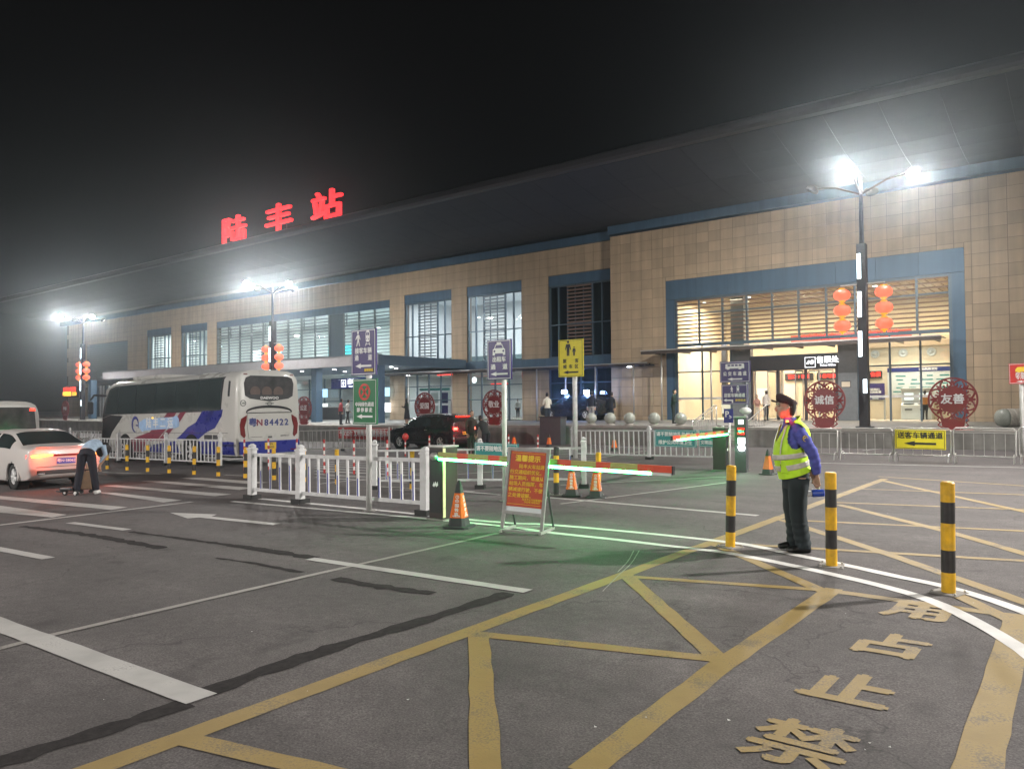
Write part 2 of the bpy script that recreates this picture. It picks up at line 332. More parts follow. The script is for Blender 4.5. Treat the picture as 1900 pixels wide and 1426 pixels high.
def text(parent, body, size, at, mat_, M=None, name='lettering', **k):
    me = text_mesh(body, size, **k)
    X = (M if M is not None else Matrix()) @ Matrix.Translation(at) @ FACE
    return link(name, me, mat_, parent, M=X)
def fuse(b, voxel, smooth=4, name='body'):
    """melts overlapping lofts into one continuous skin"""
    me = b.mesh(name); o = bpy.data.objects.new(name, me)
    r = o.modifiers.new('r', 'REMESH'); r.mode = 'VOXEL'; r.voxel_size = voxel; r.use_smooth_shade = True
    if smooth:
        s = o.modifiers.new('s', 'SMOOTH'); s.factor = .5; s.iterations = smooth
    out = baked(o); bpy.data.meshes.remove(me); out.name = name; out.materials.clear()
    out.polygons.foreach_set('use_smooth', [True] * len(out.polygons))
    return out
def slab(poly, z0, z1): b = MB(); b.prism(poly, z0, z1, 'z'); return b
def arrow_poly(w, h, hl=.34, st=.42):
    """arrow pointing to -u, centred"""
    a, c = w / 2, h / 2
    return [(-a, 0), (-a + w * hl, c), (-a + w * hl, c * st), (a, c * st), (a, -c * st), (-a + w * hl, -c * st), (-a + w * hl, -c)]
def sheet(parent, name, poly, y, mat_, th=.003, M=None):
    b = MB(); b.prism(poly, y - th, y, 'y'); return b.build(name, mat_, parent, M=M)
def ngon(cx, cz, rx, rz, n=20, a0=0): return [(cx + rx * math.cos(a0 + 2 * math.pi * i / n), cz + rz * math.sin(a0 + 2 * math.pi * i / n)) for i in range(n)]
def rect(x0, x1, z0, z1): return [(x0, z0), (x1, z0), (x1, z1), (x0, z1)]
def frame_sheet(parent, name, w, h, t, y, mat_, cx=0, cz=0):
    b = MB()
    for r in (rect(-w / 2, w / 2, h / 2 - t, h / 2), rect(-w / 2, w / 2, -h / 2, -h / 2 + t), rect(-w / 2, -w / 2 + t, -h / 2 + t, h / 2 - t), rect(w / 2 - t, w / 2, -h / 2 + t, h / 2 - t)):
        b.prism([(cx + u, cz + v) for u, v in r], y - .003, y, 'y')
    return b.build(name, mat_, parent)
# ------------------------------------------------------------------ the forecourt
b = MB()
xs = [-500, -46, 14, 500]
for i in range(3):
    b.add([(xs[i], -400, gz(xs[i])), (xs[i + 1], -400, gz(xs[i + 1])), (xs[i + 1], 600, gz(xs[i + 1])), (xs[i], 600, gz(xs[i]))], [(0, 1, 2, 3)])
ground = structure(b.build('ground', 'asphalt'))
_lay = [0]
def lay(name, pts, mat_, parent=None):
    """flat painted piece on the sloping asphalt"""
    _lay[0] += 1; h = .003 + .00008 * _lay[0]
    bb = MB(); bb.add([(x, y, SLOPE * x + h) for x, y in pts], [tuple(range(len(pts)))])
    return bb.build(name, mat_, parent or ground)
def ribbon(name, pts, w, mat_, jit=.004, step=.22, wj=0.0):
    _lay[0] += 1; h = .003 + .00008 * _lay[0]
    P = []
    for a, c in zip(pts[:-1], pts[1:]):
        n = max(1, int((Vector(c) - Vector(a)).length / step))
        P += [Vector(a).lerp(Vector(c), i / n) for i in range(n)]
    P.append(Vector(pts[-1])); vs = []; fs = []
    for i, p in enumerate(P):
        t = (P[min(i + 1, len(P) - 1)] - P[max(i - 1, 0)]).normalized(); nn = Vector((-t.y, t.x))
        ww = w * (1 + random.uniform(-wj, wj))
        for s in (1, -1):
            q = p + nn * (s * (ww / 2 + random.uniform(-jit, jit))); vs.append((q.x, q.y, SLOPE * q.x + h))
    for i in range(len(P) - 1): fs.append((2 * i, 2 * i + 1, 2 * i + 3, 2 * i + 2))
    bb = MB(); bb.add(vs, fs); return bb.build(name, mat_, ground)
def gp(*pp): return [tuple(G(x, y)[:2]) for x, y in pp]
def smooth_line(pts, k=4):
    P = [Vector(p) for p in pts]; out = []
    for i in range(len(P) - 1):
        p0, p1, p2, p3 = P[max(i - 1, 0)], P[i], P[i + 1], P[min(i + 2, len(P) - 1)]
        for j in range(k):
            t = j / k; out.append(.5 * ((2 * p1) + (p2 - p0) * t + (2 * p0 - 5 * p1 + 4 * p2 - p3) * t * t + (3 * p1 - p0 - 3 * p2 + p3) * t ** 3))
    return [tuple(q) for q in out] + [tuple(P[-1])]
# tar-sealed repairs
for pp, w in (([(-60, 1438), (0, 1414), (120, 1377), (349, 1304)], .17), ([(379, 1284), (566, 1219), (660, 1188), (788, 1150), (880, 1120), (945, 1100)], .17), ([(40, 976), (170, 993), (303, 1017)], .16), ([(430, 1011), (520, 1025), (585, 1035)], .17),
              ([(620, 1073), (700, 1087), (803, 1101)], .15), ([(242, 986), (330, 998), (430, 1011)], .10), ([(400, 1035), (480, 1046), (560, 1062)], .07)):
    ribbon('tar_patch', smooth_line(gp(*pp)), w, 'tar', .02, .09, .22)
# yellow no-stopping hatch
YW = .155
for pp, w in (([(60, 1466), (177, 1426), (1642, 888)], .17), ([(888, 1176), (903, 1440)], YW), ([(885, 1176), (1325, 1222)], .14), ([(1160, 1065), (1344, 1232)], .15), ([(1548, 1092), (1339, 1234), (1080, 1432)], .17),
              ([(1160, 1069), (1520, 1094)], .12), ([(1322, 1008), (1538, 1101)], .14), ([(1540, 1096), (1905, 1146)], .13), ([(1893, 1140), (1806, 1450)], .20), ([(330, 1368), (640, 1440)], .13),
              ([(1450, 964), (1637, 1024), (1960, 1138)], .15), ([(1556, 936), (1769, 989), (1960, 1044)], .15), ([(1640, 892), (1960, 962)], .14), ([(1630, 884), (1960, 905)], .12),
              ([(1455, 964), (1960, 988)], .12), ([(1330, 1007), (1960, 1044)], .13), ([(1551, 932), (1960, 948)], .12), ([(1600, 907), (1960, 920)], .12), ([(1770, 1101), (1960, 1190)], .14)):
    ribbon('yellow_line', gp(*pp), w, 'yellow_paint', .006)
# painted words, one sheet for each character
for ch, y in zip('禁止占用', (3.93, 4.87, 5.92, 7.02)):
    _lay[0] += 1
    me = text_mesh(ch, .52, 0, .023 if ch != '禁' else .013)
    M = Matrix.Translation((-1.27, y, SLOPE * -1.27 + .003 + .00008 * _lay[0])) @ Matrix.Rotation(-math.atan(SLOPE), 4, 'Y') @ Matrix.Diagonal((1.0, 1.14, .07, 1))
    link('painted_character', me, 'yellow_paint', ground, M=M)
# white lines
ribbon('white_line', gp((-40, 1213), (96, 1178), (566, 1069.5), (925, 989)), .085, 'old_white', .006)
c1 = smooth_line(gp((430, 930), (667, 951), (800, 963), (950, 978), (1021, 988), (1142, 1001), (1243, 1013), (1344, 1025), (1445, 1044), (1546, 1066), (1647, 1090), (1728, 1115), (1799, 1148), (1850, 1176), (1900, 1208), (1960, 1255)))
c2 = smooth_line(gp((482, 925), (718, 948), (800, 957), (940, 970), (1013, 973), (1142, 984), (1263, 996), (1344, 1005), (1395, 1012), (1460, 1026), (1571, 1049), (1672, 1071), (1748, 1087), (1829, 1110), (1900, 1135), (1960, 1160)))
ribbon('white_line', c1, .13, 'fresh_white', .003); ribbon('white_line', c2, .13, 'fresh_white', .003)
ribbon('white_line', gp((1013, 922.5), (1406, 956.5)), .14, 'white_paint'); ribbon('white_line', gp((1505, 858.5), (1960, 869)), .13, 'white_paint')
ribbon('white_line', gp((-60, 1136), (8, 1162), (374, 1297)), .205, 'white_paint', .005); ribbon('white_line', gp((575, 1036.5), (980, 1097)), .15, 'white_paint', .005)
ribbon('white_line', gp((130, 969.5), (236, 983)), .15, 'white_paint'); ribbon('white_line', gp((-30, 1013), (90, 1036)), .16, 'white_paint')
ribbon('white_line', gp((-40, 979), (0, 974), (356, 931)), .14, 'white_paint'); ribbon('white_line', gp((860, 912), (930, 918)), .12, 'white_paint')
lay('lane_arrow', gp((315, 951), (402, 954.5), (392, 958.5), (520, 971), (506, 974.5), (369, 960), (348, 962)), 'white_paint')
# pedestrian crossing: bars along the facade, each one its own piece
for pp in ([(-60, 931), (0, 938), (124, 955), (96, 960), (0, 951), (-60, 946)], [(-60, 913), (0, 920), (237, 941), (207, 946), (0, 926), (-60, 920)], [(170, 912), (215, 914.5), (338, 928), (303, 932)],
           [(187, 901), (217, 900), (430, 917), (399, 920.5)], [(260, 892.5), (298, 892), (470, 905), (444, 909)], [(333, 887), (374, 886), (500, 895), (466, 898)]):
    lay('crossing_bar', gp(*pp), 'white_paint')
for pp, w in (([(190, 876), (300, 880)], .1), ([(417, 881), (460, 883)], .12), ([(590, 898), (800, 876)], .1), ([(600, 874), (785, 882)], .1), ([(600, 882), (790, 892)], .1), ([(640, 866), (800, 872)], .1), ([(690, 902), (880, 912)], .1),
              ([(850, 880), (1000, 868)], .1), ([(1105, 850), (1200, 836)], .1), ([(1010, 838), (1090, 830)], .1), ([(1100, 826), (1205, 832)], .12), ([(1080, 838), (1205, 845)], .12), ([(1600, 836), (1660, 829)], .12), ([(1490, 829), (1560, 830)], .12), ([(1040, 900), (1360, 884)], .08), ([(1040, 935), (1350, 895)], .08)):
    ribbon('bay_line', gp(*pp), w, 'white_paint', .006)
for k in range(9): y = 13.4 + .78 * k; ribbon('hatch_bar', [(-1.30 * y, y), (-1.00 * y - .4, y)], .13, 'white_paint', .006)
for k in range(7): y = 22.6 + .9 * k; ribbon('hatch_bar', [(-.84 * y, y), (-.60 * y, y)], .15, 'white_paint', .006)
# scrape marks left by a tyre
for pp in ([(1186, 1022), (1172, 1045), (1150, 1066), (1118, 1098)], [(1176, 1022), (1165, 1042), (1146, 1062)]): ribbon('scrape_mark', smooth_line(gp(*pp)), .012, 'old_white', .002, .05)
# small litter on the asphalt
rl = random.Random(3)
b = MB()
for i in range(22):
    p = G(rl.uniform(30, 1870), rl.uniform(905, 1400)); a = rl.uniform(0, 6); s = rl.uniform(.003, .009); z = SLOPE * p.x + .014
    b.add([(p.x + s * math.cos(a + k * 1.57) * (1.6 if k % 2 else .8), p.y + s * math.sin(a + k * 1.57), z + (.004 if k % 2 else 0)) for k in range(4)], [(0, 1, 2, 3)])
stuff(tag(b.build('litter', 'offwhite'), 'tiny pale scraps of litter strewn over the asphalt', 'litter'))

# ------------------------------------------------------------------ raised platform in front of the station
PF = 32.6
b = MB()
for x0, x1, yf in ((-150, -40, PF), (-40, -20, PF), (-20, -15, PF), (-15, -12.6, 35.3), (-12.6, 30, PF)):
    zt0, zt1 = pz(x0), pz(x1); vs = [(x, y, z) for x, zt in ((x0, zt0), (x1, zt1)) for y in (yf, 62) for z in (-1.6, zt)]
    b.add(vs, [(0, 1, 3, 2), (4, 6, 7, 5), (1, 5, 7, 3), (0, 4, 5, 1), (2, 3, 7, 6)])
platform = structure(b.build('platform', 'concrete'))
for i, (x0, x1) in enumerate(((-150, -110), (-110, -80), (-80, -60), (-60, -40), (-40, -30), (-30, -20), (-20, -15), (-12.6, -8), (-8, -2), (-2, 6), (6, 30))):
    b = MB(); vs = []
    for x in (x0 + .004, x1 - .004):
        for y, dz in ((PF - .03, -.11), (PF - .03, .006), (PF + .42, .006), (PF + .42, -.11)): vs.append((x, y, pz(x) + dz))
    b.rings([vs[:4], vs[4:]]); b.build('coping_stone', 'paving', platform, bevel=.01)
for k in range(4):
    z1 = .64 - .16 * (k + 1); bar('step', platform, (-13.8, 35.3 - .34 * k - .17, (z1 - .25) / 2), (2.39, .34, z1 + .25), 'paving')
MT['awnbrown'] = mat('awning_bronze', (.075, .058, .05), .4, .3, var=.1)
# ------------------------------------------------------------------ the station
YB, YM = 47.0, 48.0                     # front of the ticket-hall block, front of the main range
ZT = 13.55                               # top of the stone
XL, XC, XR = -120.0, -27.8, 10.0
WX, WZ = .82, .668
st = thing('station_building', 'long sandstone railway station with deep dark sloping eaves and louvred windows', 'building', (0, 0, 0))
PORT = (-23.5, -6.0, 0, 9.95)            # tall ticket-hall portal
WINS = [(-49.7, -44.0), (-42.25, -36.5), (-33.9, -28.3)]
HALL = (-80.3, -51.6)
FARW = [(-96.4, -90.4), (-88.1, -82.3)]
LEFTP = (-113.5, -101.5)
MAINOPEN = [(a, c, 0, 11.5) for a, c in WINS] + [(HALL[0], HALL[1], 0, 11.3)] + [(a, c, 0, 11.4) for a, c in FARW] + [(LEFTP[0], LEFTP[1], 0, 10.4)]
def cut(r, o):
    x0, x1, z0, z1 = r; a, c, d, e = o
    if a >= x1 or c <= x0 or d >= z1 or e <= z0: return [r]
    out = []
    if a > x0: out.append((x0, a, z0, z1)); x0 = a
    if c < x1: out.append((c, x1, z0, z1)); x1 = c
    if d > z0: out.append((x0, x1, z0, d))
    if e < z1: out.append((x0, x1, e, z1))
    return out
def wall_solid(name, x0, x1, y, opens, th=.6):
    rs = [(x0, x1, -1.0, ZT)]
    for o in opens: rs = [q for r in rs for q in cut(r, o)]
    b = MB()
    for r in rs: b.box(r[0], r[1], y + .02, y + th, r[2], r[3])
    return b.build(name, 'joint', st)
wall_solid('wall', XC, XR, YB, [PORT], .98); wall_solid('wall', XL, XC - .01, YM, MAINOPEN)
def tiles(x0, x1, y, opens):
    out = []; nx = int(math.ceil((x1 - x0) / WX)); nz = int(math.ceil((ZT - .3) / WZ))
    for i in range(nx):
        for j in range(nz):
            r = (x0 + i * WX, min(x1, x0 + (i + 1) * WX), ZT - (j + 1) * WZ, ZT - j * WZ); rs = [r]
            for o in opens: rs = [q for s in rs for q in cut(s, o)]
            out += [(q, y) for q in rs if q[1] - q[0] > .1 and q[3] - q[2] > .1]
    return out
T = tiles(XC, XR, YB, [PORT]) + tiles(XL, XC - .02, YM, MAINOPEN)
near = sorted([t for t in T if t[1] == YB and t[0][1] < -2.9 and t[0][3] > .7], key=lambda t: -t[0][0])[:300]
ns = set(id(t) for t in near); _tc = {}
for (x0, x1, z0, z1), y in near:
    w, h = x1 - x0 - .016, z1 - z0 - .016; k = (round(w, 2), round(h, 2))
    if k not in _tc:
        bb = MB(); a, c = k[0] / 2, k[1] / 2
        bb.rings([[(-a, .02, -c), (a, .02, -c), (a, .02, c), (-a, .02, c)], [(-a, .003, -c), (a, .003, -c), (a, .003, c), (-a, .003, c)], [(-a + .004, 0, -c + .004), (a - .004, 0, -c + .004), (a - .004, 0, c - .004), (-a + .004, 0, c - .004)]])
        me = bb.mesh('stone_tile'); me.materials.append(MT['stone']); _tc[k] = me
    link('stone_tile', _tc[k], 'stone', st, ((x0 + x1) / 2, y + random.uniform(-.0015, .0015), (z0 + z1) / 2))
b = MB()
for t in T:
    if id(t) in ns: continue
    (x0, x1, z0, z1), y = t
    if z1 < -.1: continue
    dy = random.uniform(-.002, .002); b.box(x0 + .01, x1 - .01, y + dy, y + .02, z0 + .01, z1 - .01)
stuff(b.build('stone_tile_field', 'stone', st))
b = MB(); b.box(XL, XC, YM + .7, YM + .9, 13.5, 14.4); b.box(XC, XR, YB + 1.0, YB + 1.2, 13.5, 14.4); b.box(XL, XL + .5, YM, 70, -1, 14.2); b.box(XR - .5, XR, YB + .7, 70, -1, 14.2); b.box(XL, XR, 69.6, 70, -1, 14); b.build('rear_wall', 'joint', st)
# eaves: light band over the stone, then the deep outward-sloping soffit
b = MB(); b.box(XL - 2, XC - .02, YM - .28, YM + .7, ZT + .0, ZT + .62); b.box(XC - .02, XR + 2, YB - .28, YB + 1, ZT + .10, ZT + .72); b.build('gutter_band', 'bluepanel', st)
YO, ZO = 37.2, 15.42                     # outer roof edge
prof = [(46.5, 14.22), (45.0, 14.26), (43.3, 14.36), (41.6, 14.56), (39.6, 14.92), (37.45, 15.36)]
cw = 2.45; ncol = 55; x0 = XR + 4
k = 0
for r in range(5):
    (ya, za), (yb, zb) = prof[r], prof[r + 1]
    d = Vector((0, yb - ya, zb - za)); L_ = d.length - .006; d.normalize(); n = Vector((0, -d.z, d.y))
    bb = MB(); bb.box(-cw / 2 + .006, cw / 2 - .006, .006, L_, 0, .04, Matrix(((1, 0, 0, 0), (0, d.y, n.y, 0), (0, d.z, n.z, 0), (0, 0, 0, 1)))); me = bb.mesh('soffit_panel'); me.materials.append(MT['soffit'])
    for c in range(ncol): link('soffit_panel', me, 'soffit', st, (x0 - (c + .5) * cw, ya, za))
xe = x0 - ncol * cw
b = MB(); back = [(y, z + .07) for y, z in prof]
b.prism(back + [(37.3, 15.7), (48, 17.4), (70, 17.4), (70, 14.3), (46.5, 14.3)][:], xe, x0, 'x'); b.build('roof', 'black', st)
b = MB(); b.prism([(37.46, 15.34), (37.05, 15.36), (36.9, 15.5), (36.9, 15.78), (37.05, 15.92), (37.9, 15.95), (37.9, 15.7), (37.46, 15.6)], xe - .3, x0 + .3, 'x'); b.build('roof_edge', 'roofedge', st)

def vbar(n, x, y, z0, z1, w=.09, d=.12, m_='bluegrey'): return bar(n, st, (x, y, (z0 + z1) / 2), (w, d, z1 - z0), m_)
def hbar(n, x0, x1, y, z, h=.09, d=.12, m_='bluegrey'): return bar(n, st, ((x0 + x1) / 2, y, z), (x1 - x0, d, h), m_)
def pane(x0, x1, y, z0, z1, m_='pane'): return bar('pane', st, ((x0 + x1) / 2, y, (z0 + z1) / 2), (x1 - x0, .012, z1 - z0), m_)

# ---- portal of the ticket hall
px0, px1 = PORT[0], PORT[1]
for i in range(8):
    a = px0 + (px1 - px0) * i / 8; c = px0 + (px1 - px0) * (i + 1) / 8
    bar('header_panel', st, ((a + c) / 2, YB + .06, 9.3), (c - a - .012, .12, 1.28), 'bluepanel')
b = MB(); b.box(px0, px1, YB + .125, YB + .5, 8.66, 9.95); b.build('header_backing', 'joint', st)
for x, s in ((px0 + .3, 1), (px1 - .3, -1)):
    bar('jamb', st, (x, YB + .10, 4.33), (.6, .2, 8.62), 'bluepanel'); vbar('jamb_rib', x + s * .36, YB + .14, .64, 8.64, .1, .16)
ix0, ix1 = px0 + .72, px1 - .72; nb = 10; bw = (ix1 - ix0) / nb
hbar('rail', ix0, ix1, YB + .14, 8.58, .12, .16); hbar('rail', ix0, ix1, YB + .14, 5.55, .2, .16); hbar('rail', ix0, ix1, YB + .14, 7.62, .09, .13)
for i in range(nb + 1): vbar('mullion', ix0 + i * bw, YB + .15, 5.64, 8.53, .12, .14)
for i in range(nb):
    a, c = ix0 + i * bw + .06, ix0 + (i + 1) * bw - .06
    pane(a, c, YB + .22, 5.65, 8.52)
    for j in range(11):
        z = 5.84 + j * .263
        if abs(z - 7.62) < .1: continue
        bar('louvre_blade', st, ((a + c) / 2, YB + .05, z), (c - a, .16, .078), 'louvre')
# ground floor: glazed bays, grey pier, doors under the sign
bays = [(-22.78, -21.0), (-21.0, -19.05)]; gb = [(-11.4, -9.75), (-9.75, -8.2), (-8.2, -6.72)]
for a, c in bays + gb:
    vbar('mullion', a, YB + .15, .64, 5.45, .1); pane(a + .05, c - .05, YB + .2, .70, 3.72); pane(a + .05, c - .05, YB + .2, 3.80, 5.35); hbar('transom', a + .05, c - .05, YB + .15, 3.76, .08)
    bar('manifestation_band', st, ((a + c) / 2, YB + .18, 2.02), (c - a - .1, .004, .14), 'offwhite')
for x in (-19.05, -11.4, -6.72): vbar('mullion', x, YB + .15, .64, 5.45, .12)
bar('pier', st, (-18.35, YB + .3, 2.99), (1.2, .5, 4.7), 'column'); bar('pier', st, (-12.0, YB + .3, 2.99), (1.05, .5, 4.7), 'column')
bar('notice_frame', st, (-12.1, YB + .04, 2.75), (.55, .02, .38), 'darkframe'); bar('notice_sheet', st, (-12.1, YB + .028, 2.75), (.47, .008, .30), 'inwall')
dx0, dx1 = -17.75, -12.55
bar('sign_box', st, (-15.15, YB + .02, 4.10), (5.2, .3, .86), 'darkframe')
sg = bar('sign_icon', st, (-14.05, YB - .142, 4.10), (.62, .01, .62), 'signwhite'); bar('icon_ground', st, (-14.05, YB - .150, 4.10), (.56, .006, .56), 'darkframe')
sheet(st, 'icon_ticket', [(-14.28, 4.02), (-14.13, 4.22), (-14.02, 4.16), (-13.96, 4.25), (-13.83, 4.20), (-13.82, 4.05), (-13.95, 3.96), (-14.1, 4.06), (-14.16, 3.98)], YB - .155, 'signwhite')
text(st, '售票处', .42, (-13.05, YB - .15, 4.20), 'signwhite', offset=.012); text(st, 'Ticket Office', .17, (-13.05, YB - .15, 3.90), 'signwhite', offset=.005)
pane(dx0, dx1, YB + .2, 4.62, 5.35); hbar('transom', dx0, dx1, YB + .15, 4.58, .08)
for x in (-17.7, -16.05, -14.4, -12.62): vbar('door_post', x, YB + .16, .64, 3.68, .16, .16, 'darkframe')
for x0, x1, ang in ((-17.55, -16.85, 62), (-16.15, -16.85, -58), (-15.9, -15.2, 60), (-14.55, -15.2, -62), (-14.25, -13.6, 8), (-12.8, -13.6, -6)):
    w = abs(x1 - x0); s = 1 if x1 > x0 else -1
    d = empty('door', (x0, YB + .16, .66)); d.parent = st; d.rotation_euler.z = R(-ang)
    bar('door_glass', d, (s * w / 2, 0, 1.5), (w - .09, .012, 2.86), 'pane')
    for xx in (.025, w - .025): bar('door_stile', d, (s * xx, 0, 1.5), (.05, .045, 2.98), 'steel')
    bar('door_rail', d, (s * w / 2, 0, .05), (w - .1, .045, .08), 'steel'); bar('door_rail', d, (s * w / 2, 0, 2.95), (w - .1, .045, .08), 'steel')
    cyl('door_handle', d, (s * (w - .12), -.07, .85), (s * (w - .12), -.07, 2.1), .018, 'steel', 8)
# glass awning over the portal
b = MB(); b.box(-24.0, -6.9, 44.55, YB - .02, 5.12, 5.15); b.build('awning_glass', 'awn', st)
hbar('awning_beam', -24.1, -6.8, 44.5, 5.13, .07, .10, 'steel'); hbar('awning_gutter', -24.1, -6.8, 44.62, 4.99, .18, .2, 'awnbrown')
for i in range(10): bar('awning_arm', st, (-23.6 + i * 1.82, 45.8, 5.02), (.08, 2.4, .16), 'awnbrown')
# awning along the rest of the front on slender posts
b = MB(); b.box(-52.0, -24.1, 45.4, YM - .02, 4.36, 4.39); b.build('awning_glass', 'awn', st)
hbar('awning_beam', -52.0, -24.1, 45.38, 4.42, .06, .08, 'steel'); hbar('awning_gutter', -52.0, -24.1, 45.46, 4.33, .1, .14, 'awnbrown'); hbar('awning_beam', -52.0, -24.1, 46.4, 4.28, .08, .06, 'darkgrey')
for i in range(14): bar('awning_arm', st, (-51.4 + i * 2.05, 46.6, 4.31), (.07, 2.3, .09), 'darkgrey')
for px in (758, 838, 996, 1050, 1105, 1176, 1228, 1320):
    q = on_y(px, 740, 45.5); b = MB(); b.tube([(q.x, 45.5, pz(q.x)), (q.x, 45.5, 4.36 if q.x < -24.1 else 5.0)], .055, 10); b.build('awning_post', 'steel', st, smooth=True)
for i, x in enumerate((-47.4, -36.5, -25.9)):
    b = MB(); b.lathe([(.16, 0), (.16, .03)], 12, (x, 46.2, 4.20)); b.build('downlight', 'downlight', st)
# blue band over the lower storey of the main range
for i in range(12):
    a = -52.4 + i * 2.05; bar('band_panel', st, (a + 1.02, YM - .1, 4.78), (2.04, .16, .86), 'bluepanel')
# ---- windows of the main range
def louvre_window(x0, x1, z0, z1, lit, cols=3, blades=20):
    bar('window_head', st, ((x0 + x1) / 2, YM + .16, z1 - .38), (x1 - x0, .2, .76), 'bluepanel')
    zt = z1 - .78; w = x1 - x0; a, c = x0 + w * .30, x0 + w * .69
    for x in (x0 + .06, x0 + w * .15, a, c, x0 + w * .84, x1 - .06): vbar('mullion', x, YM + .2, z0, zt, .1, .16)
    hbar('rail', x0, x1, YM + .2, z0 + (zt - z0) * .46, .09, .14); hbar('rail', x0, x1, YM + .2, z0 + .06, .12, .16); hbar('rail', x0, x1, YM + .2, zt - .05, .1, .16)
    for i in range(1, cols): vbar('louvre_stile', a + (c - a) * i / cols, YM + .1, z0, zt, .06, .1)
    for j in range(blades): bar('louvre_blade', st, ((a + c) / 2, YM + .07, z0 + .22 + (zt - z0 - .4) * j / (blades - 1)), (c - a - .06, .14, .075 if lit else .12), 'louvre_grey' if lit else 'louvre')
    for p, q in ((x0 + .1, x0 + w * .15 - .05), (x0 + w * .15 + .05, a - .05), (a + .05, c - .05), (c + .05, x0 + w * .84 - .05), (x0 + w * .84 + .05, x1 - .1)): pane(p, q, YM + .26, z0, zt, 'pane' if lit else 'panedark')
for i, (a, c) in enumerate(WINS): louvre_window(a, c, 5.2, 11.5, i < 2, 3, 20)
for a, c in FARW: louvre_window(a, c, 5.2, 11.4, True, 3, 18)
# big louvred front of the waiting hall
hx0, hx1 = HALL; nbh = 13; hw = (hx1 - hx0) / nbh
bar('window_head', st, ((hx0 + hx1) / 2, YM + .16, 10.95), (hx1 - hx0, .2, .7), 'bluepanel')
for i in range(nbh + 1): vbar('mullion', hx0 + i * hw, YM + .2, 5.0, 10.6, .12, .18, 'louvre_grey')
for i in range(nbh):
    a, c = hx0 + i * hw + .06, hx0 + (i + 1) * hw - .06; pane(a, c, YM + .3, 5.0, 10.6)
    if i == 9: bar('blind_panel', st, ((a + c) / 2, YM + .24, 7.8), (c - a, .05, 5.6), 'bluegrey'); continue
    nbk = 17
    for j in range(nbk):
        z = 5.3 + j * .31
        bar('louvre_blade', st, ((a + c) / 2, YM + .1, z), (c - a, .14, .085), 'louvre_grey')
    if i % 3 == 1: vbar('louvre_stile', a + .5, YM + .08, 9.3, 10.5, .07, .12, 'louvre_grey')
# left pavilion
for j in range(16): bar('louvre_blade', st, (-107.5, YM + .1, 5.6 + j * .29), (12, .15, .15), 'louvre_grey')
bar('blind_wall', st, (-107.5, YM + .4, 5.2), (12, .1, 10.4), 'column'); hbar('rail', -113.5, -101.5, YM, 5.1, .3, .9, 'louvre_grey')
for i in range(14): bar('shutter', st, (-113.1 + i * .86, YM + .2, 2.5), (.36, .12, 4.2), 'inwhite' if i % 3 else 'bluegrey')
# ground-floor glazing of the main range
def shopfront(x0, x1, n, m_='pane'):
    w = (x1 - x0) / n
    for i in range(n + 1): vbar('mullion', x0 + i * w, YM + .2, .3, 4.34, .1, .14)
    for z in (2.1, 3.3): hbar('transom', x0 + .05, x1 - .05, YM + .2, z, .08, .10)
    for i in range(n):
        for z0, z1 in ((.4, 2.06), (2.14, 3.26), (3.34, 4.3)): pane(x0 + i * w + .05, x0 + (i + 1) * w - .05, YM + .24, z0, z1, m_)
shopfront(-49.7, -44.0, 4); shopfront(-42.25, -36.5, 4); shopfront(-33.9, -28.3, 4, 'panedark'); shopfront(-80.3, -51.6, 12); shopfront(-96.4, -90.4, 3); shopfront(-88.1, -82.3, 3)
# ---- interiors
def room(x0, x1, y0, y1, z0, z1, wall, ceil='inceil', floor='infloor'):
    b = MB(); b.box(x0, x1, y1, y1 + .1, z0, z1); b.build('inner_wall', wall, st)
    for x in (x0 - .1, x1):
        b = MB(); b.box(x, x + .1, y0, y1, z0, z1); b.build('inner_wall', wall, st)
    b = MB(); b.box(x0, x1, y0, y1, z1, z1 + .1); b.build('ceiling', ceil, st)
    b = MB(); b.box(x0, x1, y0, y1, z0 - .1, z0); b.build('inner_floor', floor, st)
def ilight(x, y, z, w, power, col, sy=None):
    l = bpy.data.lights.new('hall_light', 'AREA'); l.shape = 'RECTANGLE'; l.size = w; l.size_y = sy or w; l.energy = power; l.color = col
    o = bpy.data.objects.new('hall_light', l); COL.objects.link(o); o.location = (x, y, z); o.parent = st
    return o
room(-23.4, -6.1, 47.6, 57, .645, 8.95, 'inwall')
for i in range(34): bar('ceiling_slat', st, (-23.0 + i * .5, 52.2, 8.86), (.16, 9.0, .1), 'inceil')
b = MB(); b.box(-12.3, -6.15, 52.0, 52.2, .65, 5.4); b.build('partition', 'inwall', st)
b = MB(); b.box(-20.2, -19.3, 50.0, 51.0, .65, 8.9); b.build('hall_column', 'column', st)
b = MB(); b.box(-18.6, -12.3, 55.2, 55.4, .65, 5.0); b.build('counter_wall', 'inwall', st)
for i, x in enumerate((-17.3, -15.1, -12.9)): bar('led_board', st, (x, 55.12, 3.52), (1.95, .1, .5), 'darkframe'); text(st, ['窗口 1 售票', '4 自动售票 3', '退票改签 2'][i], .30, (x, 55.06, 3.52), 'redled', offset=.012)
bar('led_board', st, (-14.4, 56.9, 6.3), (8.0, .08, .62), 'board')
text(st, '欢迎乘坐动车组列车 请遵守购票秩序', .40, (-14.4, 56.84, 6.42), 'redled', offset=.014); text(st, '始发站 终到站 车次 开车时间 候车室 状态', .22, (-14.4, 56.84, 6.12), 'redled', offset=.01)
bar('led_board', st, (-11.9, 51.9, 3.42), (1.4, .1, .46), 'darkframe'); text(st, '自动 售票', .3, (-11.9, 51.84, 3.42), 'redled', offset=.012)
bar('poster', st, (-11.7, 51.96, 2.35), (1.25, .03, 1.05), 'purple'); text(st, '铁路畅行\n请扫码购票', .17, (-11.7, 51.94, 2.4), 'ink', offset=.006)
